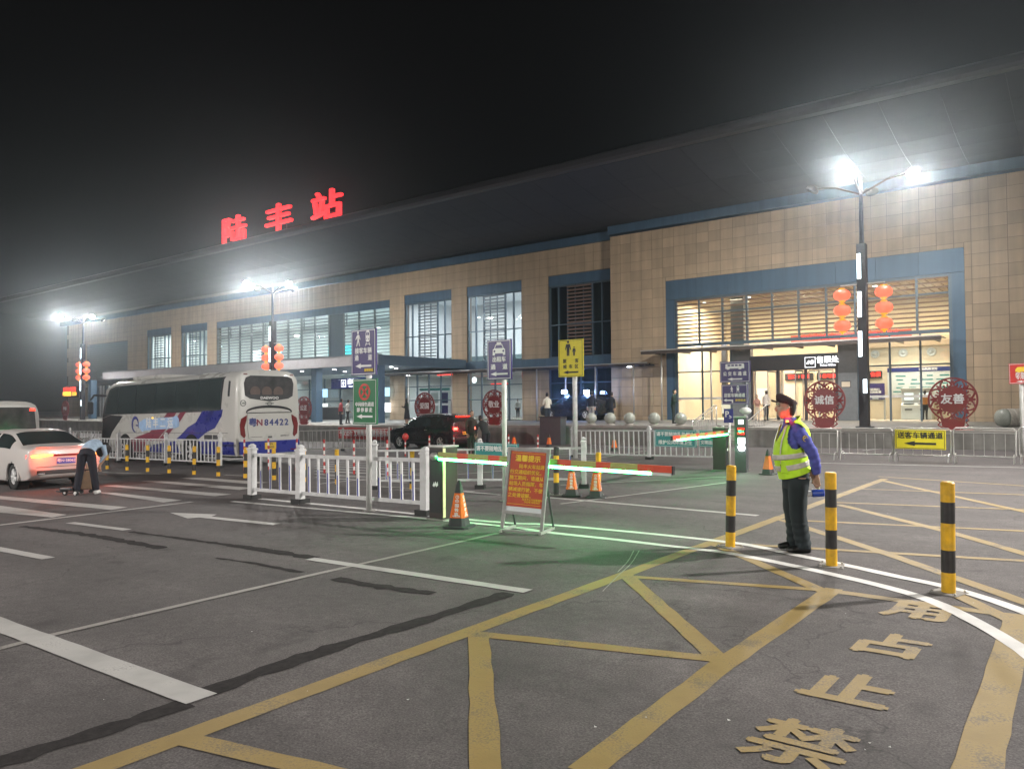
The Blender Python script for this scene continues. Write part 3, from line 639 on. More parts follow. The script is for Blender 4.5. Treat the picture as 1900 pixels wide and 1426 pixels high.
bar('info_board', st, (-8.65, 51.96, 2.85), (4.5, .03, 1.6), 'inwhite'); bar('info_board_head', st, (-8.65, 51.94, 3.68), (4.5, .03, .26), 'nink'); text(st, '自助购票须知', .17, (-8.65, 51.92, 3.68), 'ink', offset=.006)
rr = random.Random(5)
for j in range(5):
    for i in range(5):
        if rr.random() < .8: bar('info_line', st, (-10.2 + i * .78 + rr.uniform(-.1, .1), 51.94, 3.3 - j * .24), (rr.uniform(.3, .62), .012, .07), 'teal')
for i, x in enumerate((-11.6, -10.0, -8.45, -6.9)):
    b = MB(); b.lathe([(.26, 0), (.25, .05), (.20, .07), (.18, .02), (.09, .02), (.08, .10), (.0, .12)], 16); b.build('air_nozzle', ['inwhite'], st, M=Matrix.Translation((x, 51.98, 4.72)) @ Matrix.Rotation(R(90), 4, 'X'), smooth=True)
bar('bulkhead', st, (-9.2, 51.85, 5.25), (6.1, .3, .3), 'inceil')
for x in (-20.6, -17.0): bar('inner_poster', st, (x, 56.92, 2.2), (.8, .03, 1.2), 'inwhite')
b = MB(); b.lathe([(.3, 0), (.29, .06), (.22, .08), (.2, .03), (.1, .03), (.09, .1)], 16); b.build('air_nozzle', ['inwhite'], st, M=Matrix.Translation((-20.9, 56.88, 4.9)) @ Matrix.Rotation(R(90), 4, 'X'), smooth=True)
bar('inner_post', st, (-21.9, 53, 3.4), (.35, .3, 5.4), 'darkframe'); bar('inner_board', st, (-21.6, 52.5, 1.5), (.7, .06, 1.1), 'inwhite')
for x in (-21, -15.5, -9.5):
    ilight(x, 51.5, 8.7, 3.2, 1450, (1.0, .77, .52)); ilight(x, 49.6, 5.3 if x > -12 else 5.6, 1.6, 240, (1.0, .90, .76))
for x, y in ((-19.0, 50.2), (-15.8, 51.5), (-11.2, 50.5), (-6.9, 49.4), (-22.5, 51), (-14, 54.5)):
    b = MB(); b.lathe([(.13, 0), (.13, .03)], 12, (x, y, 8.78)); b.build('ceiling_lamp', 'whiteled', st)
ilight(-22.2, 52, 6.5, .8, 220, (.95, .97, 1.0))
room(-52.0, -35.4, 48.7, 58, .5, 11.6, 'inwhite', 'inwhite')
for i, (x, w) in enumerate(((-47.5, 4), (-39.5, 4))): ilight(x, 52.5, 11.3, w, 800 if i == 0 else 1700, (.93, .93, 1.0)); ilight(x, 52, 4.2, 2.5, 420, (.95, .97, 1.0))
b = MB(); b.box(-51.9, -35.5, 50.6, 57.9, 4.45, 4.9); b.build('gallery_floor', 'inwhite', st)
b = MB(); b.box(-51.9, -35.5, 50.62, 50.7, 4.9, 5.9); b.build('gallery_rail', 'panedark', st)
for x, z in ((-46.6, 9.3), (-45.2, 8.6), (-40.3, 8.2), (-38.4, 8.3), (-37.3, 8.9)):
    b = MB(); b.lathe([(.12, 0), (.12, .04)], 10, (x, 53, z + 1.0)); b.build('ceiling_lamp', 'whiteled', st)
for x, z, w, h, mm in ((-38.2, 2.2, .9, .6, 'screen'), (-37.0, 2.3, .9, .7, 'screen2'), (-38.2, 1.4, .9, .5, 'screen'), (-37.0, 1.35, .9, .5, 'amberled'), (-37.5, 3.2, 1.6, .3, 'signwhite')): bar('shop_screen', st, (x, 51.5, z), (w, .06, h), mm)
for x, mm in ((-47.6, 'inwhite'), (-46.5, 'inwhite'), (-45.4, 'purple')):
    for z in (2.3, 1.2): bar('notice_panel', st, (x, 48.55, z), (.9, .04, .9), mm)
bar('notice_title', st, (-46.5, 48.5, 3.05), (3.6, .06, .2), 'teal')
b = MB(); b.lathe([(.28, 0), (.28, .02)], 16); b.build('wall_clock', 'signwhite', st, M=Matrix.Translation((-44.9, 52, 3.9)) @ Matrix.Rotation(R(90), 4, 'X'))
bar('red_strip', st, (-42.9, 46.0, 4.15), (1.7, .05, .06), 'redled'); bar('red_strip', st, (-39.2, 48.6, 3.38), (1.9, .05, .07), 'redled'); bar('red_strip', st, (-40.3, 48.6, 4.0), (.07, .05, .5), 'redled'); bar('red_strip', st, (-36.9, 48.6, 4.0), (.07, .05, .5), 'redled')
room(-34.6, -28.1, 48.7, 54, .5, 11.6, 'column', 'column')
room(-100.4, -52.4, 48.7, 60, .3, 11.6, 'inwhite', 'inwhite')
for i in range(5): ilight(-97 + i * 9.8, 54, 11.2, 5, 1150, (.90, .98, .97)); ilight(-97 + i * 9.8, 53, 4.2, 2.5, 330, (.92, .98, 1.0))
b = MB(); b.box(-81, -52.5, 51.6, 59.9, 4.45, 4.9); b.build('gallery_floor', 'inwhite', st)
for x, w, mm in ((-77.5, 1.4, 'signwhite'), (-73.5, 1.3, 'cyan'), (-62.6, 4.0, 'cyan')): bar('hall_screen', st, (x, 51.4, 6.8), (w, .1, 2.6 if mm == 'signwhite' else 2.3), mm)
for x, z in ((-92, 10), (-95, 7), (-86, 9), (-60, 9.2), (-57.5, 9.4), (-65, 9.8), (-53.3, 10.2)):
    b = MB(); b.lathe([(.16, 0), (.16, .04)], 10, (x, 52, z)); b.build('ceiling_lamp', 'whiteled', st)
for i in range(4): bar('light_column', st, (-91.2 + i * .5, 49.6, 8), (.16, .1, 5), 'signwhite'); bar('light_column', st, (-84.2 + i * .5, 49.6, 8), (.16, .1, 5), 'signwhite')
# ---- entrance canopy
CX0, CX1, CY, CZ0, CZ1 = -86.0, -42.2, 38.0, 4.66, 5.42
for i in range(18):
    a = CX0 + (CX1 - CX0) * i / 18; c = CX0 + (CX1 - CX0) * (i + 1) / 18
    bar('fascia_panel', st, ((a + c) / 2, CY + .06, (CZ0 + CZ1) / 2), (c - a - .012, .12, CZ1 - CZ0), 'fascia')
for i in range(5):
    a = CY + .12 + i * 1.95; bar('fascia_panel', st, (CX1 - .06, a + .97, (CZ0 + CZ1) / 2), (.12, 1.94, CZ1 - CZ0), 'bluegrey')
b = MB(); b.box(CX0, CX1 - .13, CY + .13, YM - .05, CZ0 + .02, CZ1 - .05); b.build('canopy_slab', 'bluepanel', st)
b = MB(); b.box(CX0, CX1, CY - .02, CY + .5, CZ1, CZ1 + .06); b.build('canopy_edge', 'louvre_grey', st)
for px in (703, 588, 430, 172):
    q = on_y(px, 740, CY + .7); bar('canopy_column', st, (q.x, CY + .7, 2.5), (.62, .62, 4.4), 'bluepanel')
for px, y in ((590, 39), (620, 40.5), (726, 41), (735, 43), (675, 41), (560, 41), (640, 44)):
    q = on_y(px, 700, y); b = MB(); b.lathe([(.14, 0), (.14, .03)], 12, (q.x, y, CZ0 - .012)); b.build('downlight', 'downlight', st); o = ilight(q.x, y, CZ0 - .06, .3, 150, (.93, .98, 1))
esx = on_y(655, 705, 46.5).x
bar('entrance_sign', st, (esx, 46.5, 3.75), (6.0, .2, .95), 'busblue'); bar('entrance_icon', st, (esx - 1.2, 46.38, 3.75), (.66, .02, .66), 'signwhite'); bar('icon_ground', st, (esx - 1.2, 46.365, 3.75), (.54, .012, .54), 'busblue'); sheet(st, 'icon_arrow', [(esx - 1.2, 3.95), (esx - 1.38, 3.72), (esx - 1.25, 3.72), (esx - 1.25, 3.5), (esx - 1.15, 3.5), (esx - 1.15, 3.72), (esx - 1.02, 3.72)], 46.355, 'signwhite')
text(st, '进站口', .52, (esx + .15, 46.38, 3.86), 'signwhite', offset=.014); text(st, 'Entrance', .2, (esx - .1, 46.38, 3.46), 'signwhite', offset=.006)
for px, m_ in ((601, 'screen2'), (601, 'screen'), (715, 'screen'), (717, 'signwhite')):
    q = on_y(px, 740, 47.6); bar('lobby_panel', st, (q.x, 47.6, 1.5 if m_ in ('screen2', 'signwhite') else 2.9), (1.1, .06, .8), m_)
bar('lobby_counter', st, (on_y(605, 760, 46).x, 46, .95), (4.6, .7, 1.1), 'darkgrey'); bar('counter_top', st, (on_y(605, 760, 46).x, 46, 1.54), (4.8, .9, .08), 'steel')
# LED board at the far left
q = on_y(131, 727, 45.5); bar('led_board', st, (q.x, 45.5, q.z), (4.9, .2, 1.5), 'darkframe'); text(st, '出站口 欢迎您', .62, (q.x, 45.36, q.z + .34), 'redled', offset=.02); text(st, '时刻信息 12:30', .66, (q.x, 45.36, q.z - .28), 'amberled', offset=.02)
bar('led_board_bracket', st, (q.x, 46.6, q.z + .5), (.2, 2.2, .15), 'darkframe')

# ---- red characters standing on the roof edge
rs = thing('roof_sign', 'three glowing red characters spelling the station name on the roof edge', 'sign', (0, 0, 0))
for ch, px, py in (('陆', 434, 429), ('丰', 517, 408), ('站', 606, 385)):
    q = on_y(px, py, 38.5)
    me = text_mesh(ch, 2.5, .12, .035, sx=1.6); link('character', me, 'letterled', rs, M=Matrix.Translation((q.x, 38.5, q.z)) @ FACE)
    for dx in (-.6, .6): bar('support', rs, (q.x + dx, 38.9, (q.z + 15.7) / 2 - .2), (.08, .08, q.z - 15.6), 'darkframe')
    bar('support', rs, (q.x, 38.9, q.z - .3), (1.9, .07, .07), 'darkframe')
# ------------------------------------------------------------------ lamp posts
def spot(parent, loc, direction, power, col=(1.0, .95, .895), ang=150, size=.22):
    l = bpy.data.lights.new('lamp_light', 'SPOT'); l.energy = power; l.color = col; l.spot_size = R(ang); l.spot_blend = 1.0; l.shadow_soft_size = size
    o = bpy.data.objects.new('lamp_light', l); COL.objects.link(o); o.parent = parent; o.location = loc
    o.rotation_euler = Vector(direction).to_track_quat('-Z', 'Y').to_euler(); return o
LAMPW = 24000
def lamp_head(t, d, h, L, power, ang, aim=None):
    hd = empty('lamp_head', (0, 0, 0)); hd.parent = t
    u = Vector(d); c = u * L + Vector((0, 0, h)); dn = (Vector(aim or d).normalized() * 1.0 + Vector((0, 0, -1))).normalized()
    q = dn.to_track_quat('-Z', 'Y').to_matrix().to_4x4(); M = Matrix.Translation(c) @ q
    b = MB(); b.rings([[(x * s_, y * s_, z) for x, y in ngon(0, 0, .27, .27, 16)] for s_, z in ((.9, .02), (1, .0), (1, .10), (.55, .2), (.2, .26))]); b.build('housing', 'darkgrey', hd, M=M, smooth=False)
    b = MB(); b.lathe([(.22, 0), (.215, -.015)], 16, (0, 0, .0)); b.build('led_disc', 'lampwhite', hd, M=M)
    if power: spot(hd, c + dn * .08, dn, power, ang=ang)
def street_lamp(x, y, z, label, h=10.3, power=(.25, .23, .26, .20), ang=160, aims=(None,) * 4):
    t = thing('street_lamp', label, 'street lamp', (x, y, z), 0, 'street lamps on the station forecourt')
    bar('pole', t, (0, 0, 3.85), (.36, .36, 7.7), 'pole', .015); b = MB(); b.tube([(0, 0, 7.7), (0, 0, h + .25)], [.10, .07], 10); b.build('mast', 'pole', t, smooth=True)
    bar('base_plate', t, (0, 0, .03), (.6, .6, .06), 'darkgrey')
    for z0, z1, dx in ((6.22, 7.28, -.08), (4.62, 5.68, -.08), (2.97, 4.03, -.08), (1.44, 2.01, .08)): bar('light_strip', t, (dx, -.187, (z0 + z1) / 2), (.15, .03, z1 - z0), 'strip', .01)
    bar('lantern_bracket', t, (0, 0, 6.02), (1.75, .05, .05), 'steel')
    for (d, L), p, am in zip((((0, -1, 0), 2.2), ((1, 0, 0), 2.0), ((0, 1, 0), 2.0), ((-1, 0, 0), 2.0)), power, aims):
        u = Vector(d); b = MB(); b.tube([(0, 0, h - .5), u * L * .5 + Vector((0, 0, h - .05)), u * L + Vector((0, 0, h + .12))], .045, 8); b.build('arm', 'pole', t)
        lamp_head(t, d, h, L, LAMPW * p, ang, am)
    return t
LAMPS = []
for x, lab, lan in ((-8.1, 'tall street lamp with lit strips standing before the ticket hall portal', 3), (-49.7, 'tall street lamp rising behind the white coach near the entrance canopy', 3), (-82.0, 'farthest street lamp at the left end of the station front', 3)):
    z = pz(x); am = (.25, -1, 0) if x > -20 else (.75, -.7, 0); street_lamp(x, 34.3, z, lab, power=(.17, .17, .12, .44) if x > -20 else (.26, .24, .26, .2), ang=158, aims=(am, am, None, (-1, .5, 0))); LAMPS.append((x, 34.3, z))
street_lamp(9.6, 19.8, gz(9.6), 'street lamp to the right of the forecourt, casting the bollards\u2019 shadows', power=(.34, .0, .0, 1.15), aims=(None, None, None, (-1, -.45, 0)))
street_lamp(-27, -13, gz(-27), 'street lamp behind the viewer on the left of the road', power=(.0, .78, .95, .0)); street_lamp(20, -12, gz(14), 'street lamp behind the viewer on the right of the road', power=(.0, .0, .55, .8))
# lanterns: ribbed silk on gold caps
def lantern_proto():
    t = empty('red_lantern', (0, 0, 0))
    n = 24; b = MB()
    prof = [(.13, -.235), (.22, -.20), (.31, -.12), (.345, 0), (.31, .12), (.22, .20), (.13, .235)]
    b.rings([[(r * (1 if j % 2 else .965) * math.cos(2 * math.pi * j / n), r * (1 if j % 2 else .965) * math.sin(2 * math.pi * j / n), z) for j in range(n)] for r, z in prof]); b.build('silk', 'lantern', t, smooth=True)
    b = MB(); b.lathe([(.13, .235), (.12, .29), (.05, .30)], 14); b.build('cap', 'lantern_gold', t)
    b = MB(); b.lathe([(.13, -.235), (.12, -.29), (.06, -.30), (.05, -.36), (.03, -.37)], 14); b.build('tassel', 'lantern_gold', t)
    return t
lp = lantern_proto(); first = True
for li, (x, y, z) in enumerate(LAMPS):
    where = ('lamp before the ticket hall', 'lamp behind the white coach', 'farthest lamp at the left')[li]
    for si, s in enumerate((-1, 1)):
        for k in range(3):
            o = lp if first else copy_tree(lp); first = False
            o.location = (x + s * .82, y, z + 5.62 - k * .655)
            tag(o, f"glowing red lantern, {('upper', 'middle', 'lower')[k]} of the {('left', 'right')[si]} string on the {where}", 'lantern', 'red lanterns hung on the lamp posts')

# ------------------------------------------------------------------ bollards and posts
def bollard(p, h, r, label, group, bands, cols, plate=True):
    t = thing('bollard', label, 'bollard', (p.x, p.y, gz(p.x)), random.uniform(0, 6), group)
    z = 0; n = 22; t.rotation_euler.x = R(random.uniform(-1.3, 1.3)); t.rotation_euler.y = R(random.uniform(-1.3, 1.3))
    for i, f in enumerate(bands):
        m_ = cols[i % len(cols)]; b = MB(); z1 = z + h * f
        pr = [(r, z), (r, z1)]
        if i == len(bands) - 1: pr = [(r, z), (r, z1 - .012), (r * .8, z1)]
        if i == 0: pr = [(r, z), (r, z1)]
        b.lathe(pr, n); b.build('band', m_, t); z = z1
    if plate:
        b = MB(); b.box(-r * 2.1, r * 2.1, -r * 2.1, r * 2.1, 0, .012); b.build('base_plate', 'concrete', t)
        for a in range(4):
            b = MB(); b.lathe([(.011, .012), (.011, .03), (.005, .034)], 6, (r * 1.7 * (1 if a & 1 else -1), r * 1.7 * (1 if a & 2 else -1), 0)); b.build('bolt', 'steel', t)
    return t
YB_ = ('yellow', 'blackband')
for (px, py), lab in zip(((1355, 1015), (1543, 1050), (1760, 1100)), ('yellow and black bollard to the left of the guard', 'yellow and black bollard just right of the guard, by his megaphone', 'yellow and black bollard at the right edge of the white curve, nearest of the three')):
    p = G(px, py); bollard(p, 1.0, .058, lab, 'three bollards on the white curve', (.19, .20, .24, .19, .18), YB_)
row = [199, 236, 274, 314, 360, 405, 455, 508.5, 564, 625.6, 696, 764]
names = ['first', 'second', 'third', 'fourth', 'fifth', 'sixth', 'seventh', 'eighth', 'ninth', 'tenth', 'eleventh', 'last']
for i, px in enumerate(row):
    q = on_y(px, 850, 12.4); p = Vector((q.x, 12.4, 0)); bollard(p, .86, .052, f'{names[i]} small yellow and black bollard from the left in the row behind the crossing', 'row of small yellow and black bollards', (.14, .22, .2, .24, .2), YB_ if i % 2 else YB_, False)
p = G(1032, 918); bollard(p, .98, .056, 'yellow and black bollard in green light beside the cones', 'bollards by the barrier arm', (.26, .2, .22, .14, .18), ('blackband', 'yellow'))
p = G(1110, 918); bollard(p, .86, .056, 'yellow and black bollard close behind the right cone of the pair', 'bollards by the barrier arm', (.3, .34, .36), ('blackband', 'yellow', 'yellow'))
# red and white delineators
for i, (px, py) in enumerate(((453, 872), (499, 871), (549, 873), (602, 877), (657, 879), (719, 882), (752, 846), (797, 848), (843, 846), (944, 846), (998, 848))):
    p = G(px, py); dep = (p - CAMP).dot(FWD)
    t = thing('marker_post', ('red and white marker post ' + ['behind the coach bumper at its left', 'under the coach number plate', 'at the right edge of the coach', 'between the coach and the road signs', 'left of the road sign pole', 'right of the road sign pole', 'with a red bag on top, before the car door', 'before the middle of the dark car', 'under the tail lamp of the dark car', 'just right of the taxi sign pole', 'between the taxi and waiting-area signs'][i]), 'post', (p.x, p.y, gz(p.x)), 0, 'red and white marker posts')
    t.rotation_euler.x = R(random.uniform(-2, 2)); t.rotation_euler.y = R(random.uniform(-2, 2)); n = 9; h = 1.0 if i < 6 else .85
    for k in range(n): b = MB(); b.lathe([(.03, h * k / n), (.03, h * (k + 1) / n)] if k < n - 1 else [(.03, h * k / n), (.03, h - .01), (.02, h)], 10); b.build('band', ('redband', 'whiteband')[k % 2], t)
    if i == 6: b = MB(); b.sphere((0, 0, h - .06), (.14, .12, .15), 10, 7); b.build('red_bag', 'redsign', t, smooth=True)

# ------------------------------------------------------------------ traffic cones
def cone(p, label, h=.68, words=True, rot=0, group='traffic cones'):
    t = thing('traffic_cone', label, 'cone', (p.x, p.y, gz(p.x)), rot, group); s = h / .68
    b = MB(); b.prism([(u * s, v * s) for u, v in ((-.2, -.15), (-.15, -.2), (.15, -.2), (.2, -.15), (.2, .15), (.15, .2), (-.15, .2), (-.2, .15))], 0, .035 * s, 'z'); b.build('base', 'coneblack', t, bevel=.006)
    def sq(z, w): return [(x * w * s, y * w * s, z * s) for x, y in ((-1, -.72), (-.72, -1), (.72, -1), (1, -.72), (1, .72), (.72, 1), (-.72, 1), (-1, .72))]
    b = MB(); b.rings([sq(.035, .135), sq(.15, .112)]); b.build('skirt', 'coneblack', t)
    b = MB(); b.rings([sq(.15, .113), sq(.5, .056)]); b.build('sleeve', 'orange', t)
    b = MB(); b.rings([sq(.5, .055), sq(.62, .033), sq(.68, .012)]); b.build('tip', 'coneblack', t)
    if words:
        for a in (0, -90, 90):
            Mz = Matrix.Rotation(R(a), 4, 'Z')
            for i, ch in enumerate('中国铁路'):
                z = (.38 - i * .062) * s; w = (.112 - (z / s - .15) / .35 * .057) * s
                text(t, ch, .066 * s, (0, -w - .002, z), 'ink', M=Mz, offset=.002, extrude=.001)
            ring = MB(); ring.tube([(.024 * s * math.cos(q), -(.113 - .295 / .35 * .057) * s - .003, .445 * s + .024 * s * math.sin(q)) for q in (k * math.pi / 8 for k in range(16))], .004, 4, closed=True); ring.build('emblem', 'ink', t, M=Mz)
            bar('emblem', t, (0, -(.113 - .295 / .35 * .057) * s - .004, .445 * s), (.006, .004, .03 * s), 'ink', M=Mz)
            text(t, '中铁工务', .030 * s, (0, -.112 * s, .175 * s), 'ink', M=Mz, offset=.001, extrude=.001)
    return t
cone(G(852, 978), 'orange cone with white characters beside the barrier cabinet, nearest of all', .70, True, R(20))
cone(G(1061, 920), 'orange lettered cone, left one of the pair behind the notice board', .66, True, R(28)); cone(G(1106, 923), 'orange lettered cone, right one of the pair behind the notice board', .66, True, R(25))
cone(G(1425, 880), 'plain orange cone with a pale stripe between the ticket post and the guard', .64, False)
for (px, py), lab in (((1019, 829), 'small far cone between the taxi and waiting-area signs'), ((1140, 836), 'small far cone behind the bars of the long white railing'), ((954, 828), 'small far orange cone beside the taxi sign pole')): cone(G(px, py), lab, .62, False)

# ------------------------------------------------------------------ railings
def railing(name, label, pts, h, bars_gap, posts_, zb=.16, strip=False, group=None, m_='white', post=.11, cap=True, ph=None, barw=.035, rail=.045):
    """posts_, rails and every upright are pieces of their own; pts are foot points along the run"""
    t = thing(name, label, 'fence', (pts[0][0], pts[0][1], gz(pts[0][0])), 0, group); o = Vector((pts[0][0], pts[0][1], gz(pts[0][0])))
    P = [Vector((x, y, gz(x))) - o for x, y in pts]
    for i, p in enumerate(P):
        if not posts_[i]: continue
        hh = ph or h + .1
        a = math.atan2(P[-1].y - P[0].y, P[-1].x - P[0].x); M = Matrix.Translation(p) @ Matrix.Rotation(a, 4, 'Z')
        bb = MB(); bb.box(-post / 2, post / 2, -post / 2, post / 2, 0, hh); q = bb.build('post', m_, t, M=M, bevel=.008)
        if cap:
            bb = MB(); w = post / 2; bb.rings([[(x * k, y * k, z) for x, y in ((-w, -w), (w, -w), (w, w), (-w, w))] for k, z in ((1.22, hh), (1.22, hh + .03), (.75, hh + .05), (.85, hh + .09), (.3, hh + .13))]); bb.build('post_cap', m_, q)
        bb = MB(); bb.box(-post, post, -post * .9, post * .9, 0, .09); bb.build('foot', 'rubber', q)
    for a, c in zip(P[:-1], P[1:]):
        d = (c - a); L_ = d.length; ang = math.atan2(d.y, d.x); tilt = -math.asin(d.z / L_)
        M = Matrix.Translation(a) @ Matrix.Rotation(ang, 4, 'Z') @ Matrix.Rotation(tilt, 4, 'Y')
        for z in (h, zb): bar('rail', t, (L_ / 2, 0, z), (L_ - post, .04, rail), m_, M=M)
        n = max(2, int(L_ / bars_gap))
        for i in range(1, n):
            x = L_ * i / n; bar('upright', t, (x, 0, (h + zb) / 2), (barw, .03, h - zb - rail), m_, M=M)
            if strip:
                f = .78 - .33 * abs(math.sin(math.pi * i / n)) if L_ > 2.5 else .45 + .3 * i / n
                hz = (h - zb) * f; bar('blue_strip', t, (x + barw * .25, -.018, zb + .03 + hz / 2), (barw * .4, .008, hz), 'bluestrip', M=M)
    return t
railing('railing', 'low white railing with blue strips in front of the road sign pole', [(-14.18, 9.3), (-12.55, 9.3), (-9.13, 9.3)], .92, .275, (1, 1, 1), .2, True, post=.14, ph=1.02, barw=.05, rail=.065)
railing('railing', 'white railing behind the barrier cabinet carrying a green sign', [(-13.3, 11.9), (-11.2, 13.15), (-9.2, 14.33)], .88, .27, (1, 1, 1), .2, True, ph=1.0)
railing('railing', 'white railing along the left side of the parked coach', [(-34.8, 14.4), (-31.15, 14.4), (-27.45, 14.4), (-23.85, 14.4)], .95, .235, (1, 1, 1, 1), .2, ph=1.08)
a = G(1063, 848); c = G(1205, 852); e = G(1342, 856)
railing('railing', 'long white railing below the stone balls, carrying green signs', [(a.x, a.y), (c.x, c.y), (e.x, e.y)], .98, .2, (1, 1, 1), .14, ph=1.02)
a = G(548, 838); c = G(636, 836); e = G(722, 834)
railing('railing', 'thin steel railing with close bars between the coach and the dark car', [(a.x, a.y), (c.x, c.y), (e.x, e.y)], 1.0, .19, (1, 1, 1), .12, m_='steel', cap=False, post=.09, barw=.02)
railing('railing', 'pale railing at the foot of the platform at far left', [(-52, 21), (-47, 22.5), (-42, 24)], .95, .3, (1, 1, 1), .14)
# red banner on the far railing
p = on_y(628, 820, 29.5); q = on_y(727, 820, 29.5)
t = thing('red_banner', 'red banner with white characters behind the steel railing', 'banner', (p.x, 29.5, gz(p.x)))
w = q.x - p.x; sheet(t, 'cloth', rect(0, w, .35, 1.02), 0, 'redsign', .01); text(t, '平安出行 文明乘车 共建和谐车站', .42, (w / 2, -.02, .68), 'ink', offset=.012, sx=w / 6.4)
for x in (0, w): bar('stake', t, (x, .03, .55), (.04, .04, 1.1), 'steel')
# crowd barriers at the right
for i in range(7):
    x0 = -8.35 + i * 1.58; L_ = 1.52
    t = thing('crowd_barrier', f"steel crowd barrier {['behind the guard', 'left of the tall street lamp under the plaque 诚信', 'below the tall street lamp', 'carrying the yellow arrow sign', 'under the plaque with the characters 友善', 'beside the red sign post', 'at the right end of the row'][i]}", 'barrier', (x0, 25.5 + .1 * math.sin(i * 1.7), gz(x0)), R(random.uniform(-2.5, 2.5)), 'steel crowd barriers')
    b = MB(); pts = [(0, 0, .24)] + [(.0, 0, .94), (.06, 0, 1.0), (L_ - .06, 0, 1.0), (L_, 0, .94), (L_, 0, .24), (L_ - .05, 0, .2), (.05, 0, .2)]
    b.tube(pts, .02, 8, closed=True); b.build('frame', 'steel', t, smooth=True)
    b = MB(); b.tube([(.02, 0, .86), (L_ - .02, 0, .86)], .013, 6); b.build('rail', 'steel', t)
    for k in range(1, 6): cyl('upright', t, (L_ * k / 6, 0, .2), (L_ * k / 6, 0, .86), .009, 'steel', 6)
    for x in (.05, L_ - .05):
        b = MB(); b.tube([(x, 0, .26), (x, -.06, .27), (x, -.2, .2), (x, -.24, .0)], .013, 6); b.tube([(x, 0, .26), (x, .06, .27), (x, .2, .2), (x, .24, .0)], .013, 6); b.build('foot', 'steel', t)

# ------------------------------------------------------------------ sign boards
def board(t, w, h, cz, m_, y=0, border='ink', th=.025):
    bar('panel', t, (0, y, cz), (w, th, h), m_, .004); frame_sheet(t, 'border', w * .94, h * .955, .014, y - th / 2 - .001, border, 0, cz)
def pole_to(t, h, r=.048, m_='offwhite', y=.06):
    b = MB(); b.tube([(0, y, 0), (0, y, h)], r, 12); b.build('pole', m_, t, smooth=True); b = MB(); b.lathe([(.12, 0), (.12, .015)], 12, (0, y, 0)); b.build('base_plate', 'concrete', t)
def walker(t, x, z, s, y, m_):
    b = MB(); b.prism(ngon(x, z + .9 * s, .085 * s, .095 * s, 14), y - .003, y)
    b.prism([(x - .02 * s, z + .78 * s), (x + .12 * s, z + .76 * s), (x + .24 * s, z + .45 * s), (x + .19 * s, z + .42 * s), (x + .11 * s, z + .6 * s), (x + .10 * s, z + .42 * s), (x + .20 * s, z + .0), (x + .13 * s, z), (x + .02 * s, z + .32 * s), (x - .10 * s, z), (x - .17 * s, z), (x - .05 * s, z + .42 * s), (x - .06 * s, z + .6 * s), (x - .16 * s, z + .5 * s), (x - .22 * s, z + .42 * s), (x - .25 * s, z + .46 * s), (x - .14 * s, z + .68 * s)], y - .003, y); return b.build('walking_figure', m_, t)
def train(t, x, z, s, y, m_, under):
    b = MB(); b.prism([(x - .17 * s, z + .3 * s), (x - .2 * s, z + .5 * s), (x - .19 * s, z + .8 * s), (x - .12 * s, z + .95 * s), (x, z + 1.0 * s), (x + .12 * s, z + .95 * s), (x + .19 * s, z + .8 * s), (x + .2 * s, z + .5 * s), (x + .17 * s, z + .3 * s), (x + .1 * s, z + .25 * s), (x - .1 * s, z + .25 * s)], y - .003, y)
    b.prism([(x - .15 * s, z + .22 * s), (x - .1 * s, z + .22 * s), (x - .17 * s, z), (x - .24 * s, z)], y - .003, y); b.prism([(x + .1 * s, z + .22 * s), (x + .15 * s, z + .22 * s), (x + .24 * s, z), (x + .17 * s, z)], y - .003, y); b.prism(rect(x - .17 * s, x + .17 * s, z + .09 * s, z + .13 * s), y - .0034, y); b.build('train_icon', m_, t)
    b = MB(); b.prism([(x - .13 * s, z + .66 * s), (x - .13 * s, z + .82 * s), (x - .02 * s, z + .86 * s), (x - .02 * s, z + .66 * s)], y - .006, y - .0035); b.prism([(x + .02 * s, z + .66 * s), (x + .02 * s, z + .86 * s), (x + .13 * s, z + .82 * s), (x + .13 * s, z + .66 * s)], y - .006, y - .0035)
    for dx in (-.1, .1): b.prism(ngon(x + dx * s, z + .42 * s, .035 * s, .035 * s, 10), y - .006, y - .0035)
    b.build('train_window', under, t)
p = Vector((-10.41, 9.12, 0)); zt = lambda py: on_y(690, py, 9.1).z - gz(-10.41)
t = thing('road_sign', 'purple pick-up sign above a green no-stopping sign on a white pole', 'sign', (p.x, p.y, gz(p.x)))
pole_to(t, zt(612), .052); W_ = .66
za, zb_ = zt(609), zt(695); s1 = empty('purple_board', (-.06, 0, (za + zb_) / 2)); s1.parent = t; H_ = za - zb_
bar('panel', s1, (0, 0, 0), (W_, .03, H_), 'purple', .004); frame_sheet(s1, 'border', W_ * .94, H_ * .96, .012, -.017, 'ink'); walker(s1, -.14, .11, .27, -.018, 'ink'); train(s1, .12, .11, .28, -.018, 'ink', 'purple')
text(s1, '接客车辆', .112, (0, -.019, .02), 'ink', offset=.003); text(s1, '通        道', .112, (0, -.019, -.105), 'ink', offset=.003, sx=.98); b = MB(); b.prism([(u, v - .245) for u, v in arrow_poly(.42, .09)], -.02, -.017); b.build('arrow', 'ink', s1)
bar('sticker', s1, (.15, -.019, -.325), (.27, .003, .06), 'kink'); text(s1, '即停即走', .058, (.15, -.023, -.325), 'yink', offset=.002)
za, zb_ = zt(702), zt(787); s2 = empty('green_board', (-.03, 0, (za + zb_) / 2)); s2.parent = t; H_ = za - zb_
bar('panel', s2, (0, 0, 0), (W_ * .97, .03, H_), 'green', .004); frame_sheet(s2, 'border', W_ * .91, H_ * .95, .009, -.017, 'ink')
b = MB(); cx, cz, rr_ = 0, .17, .15
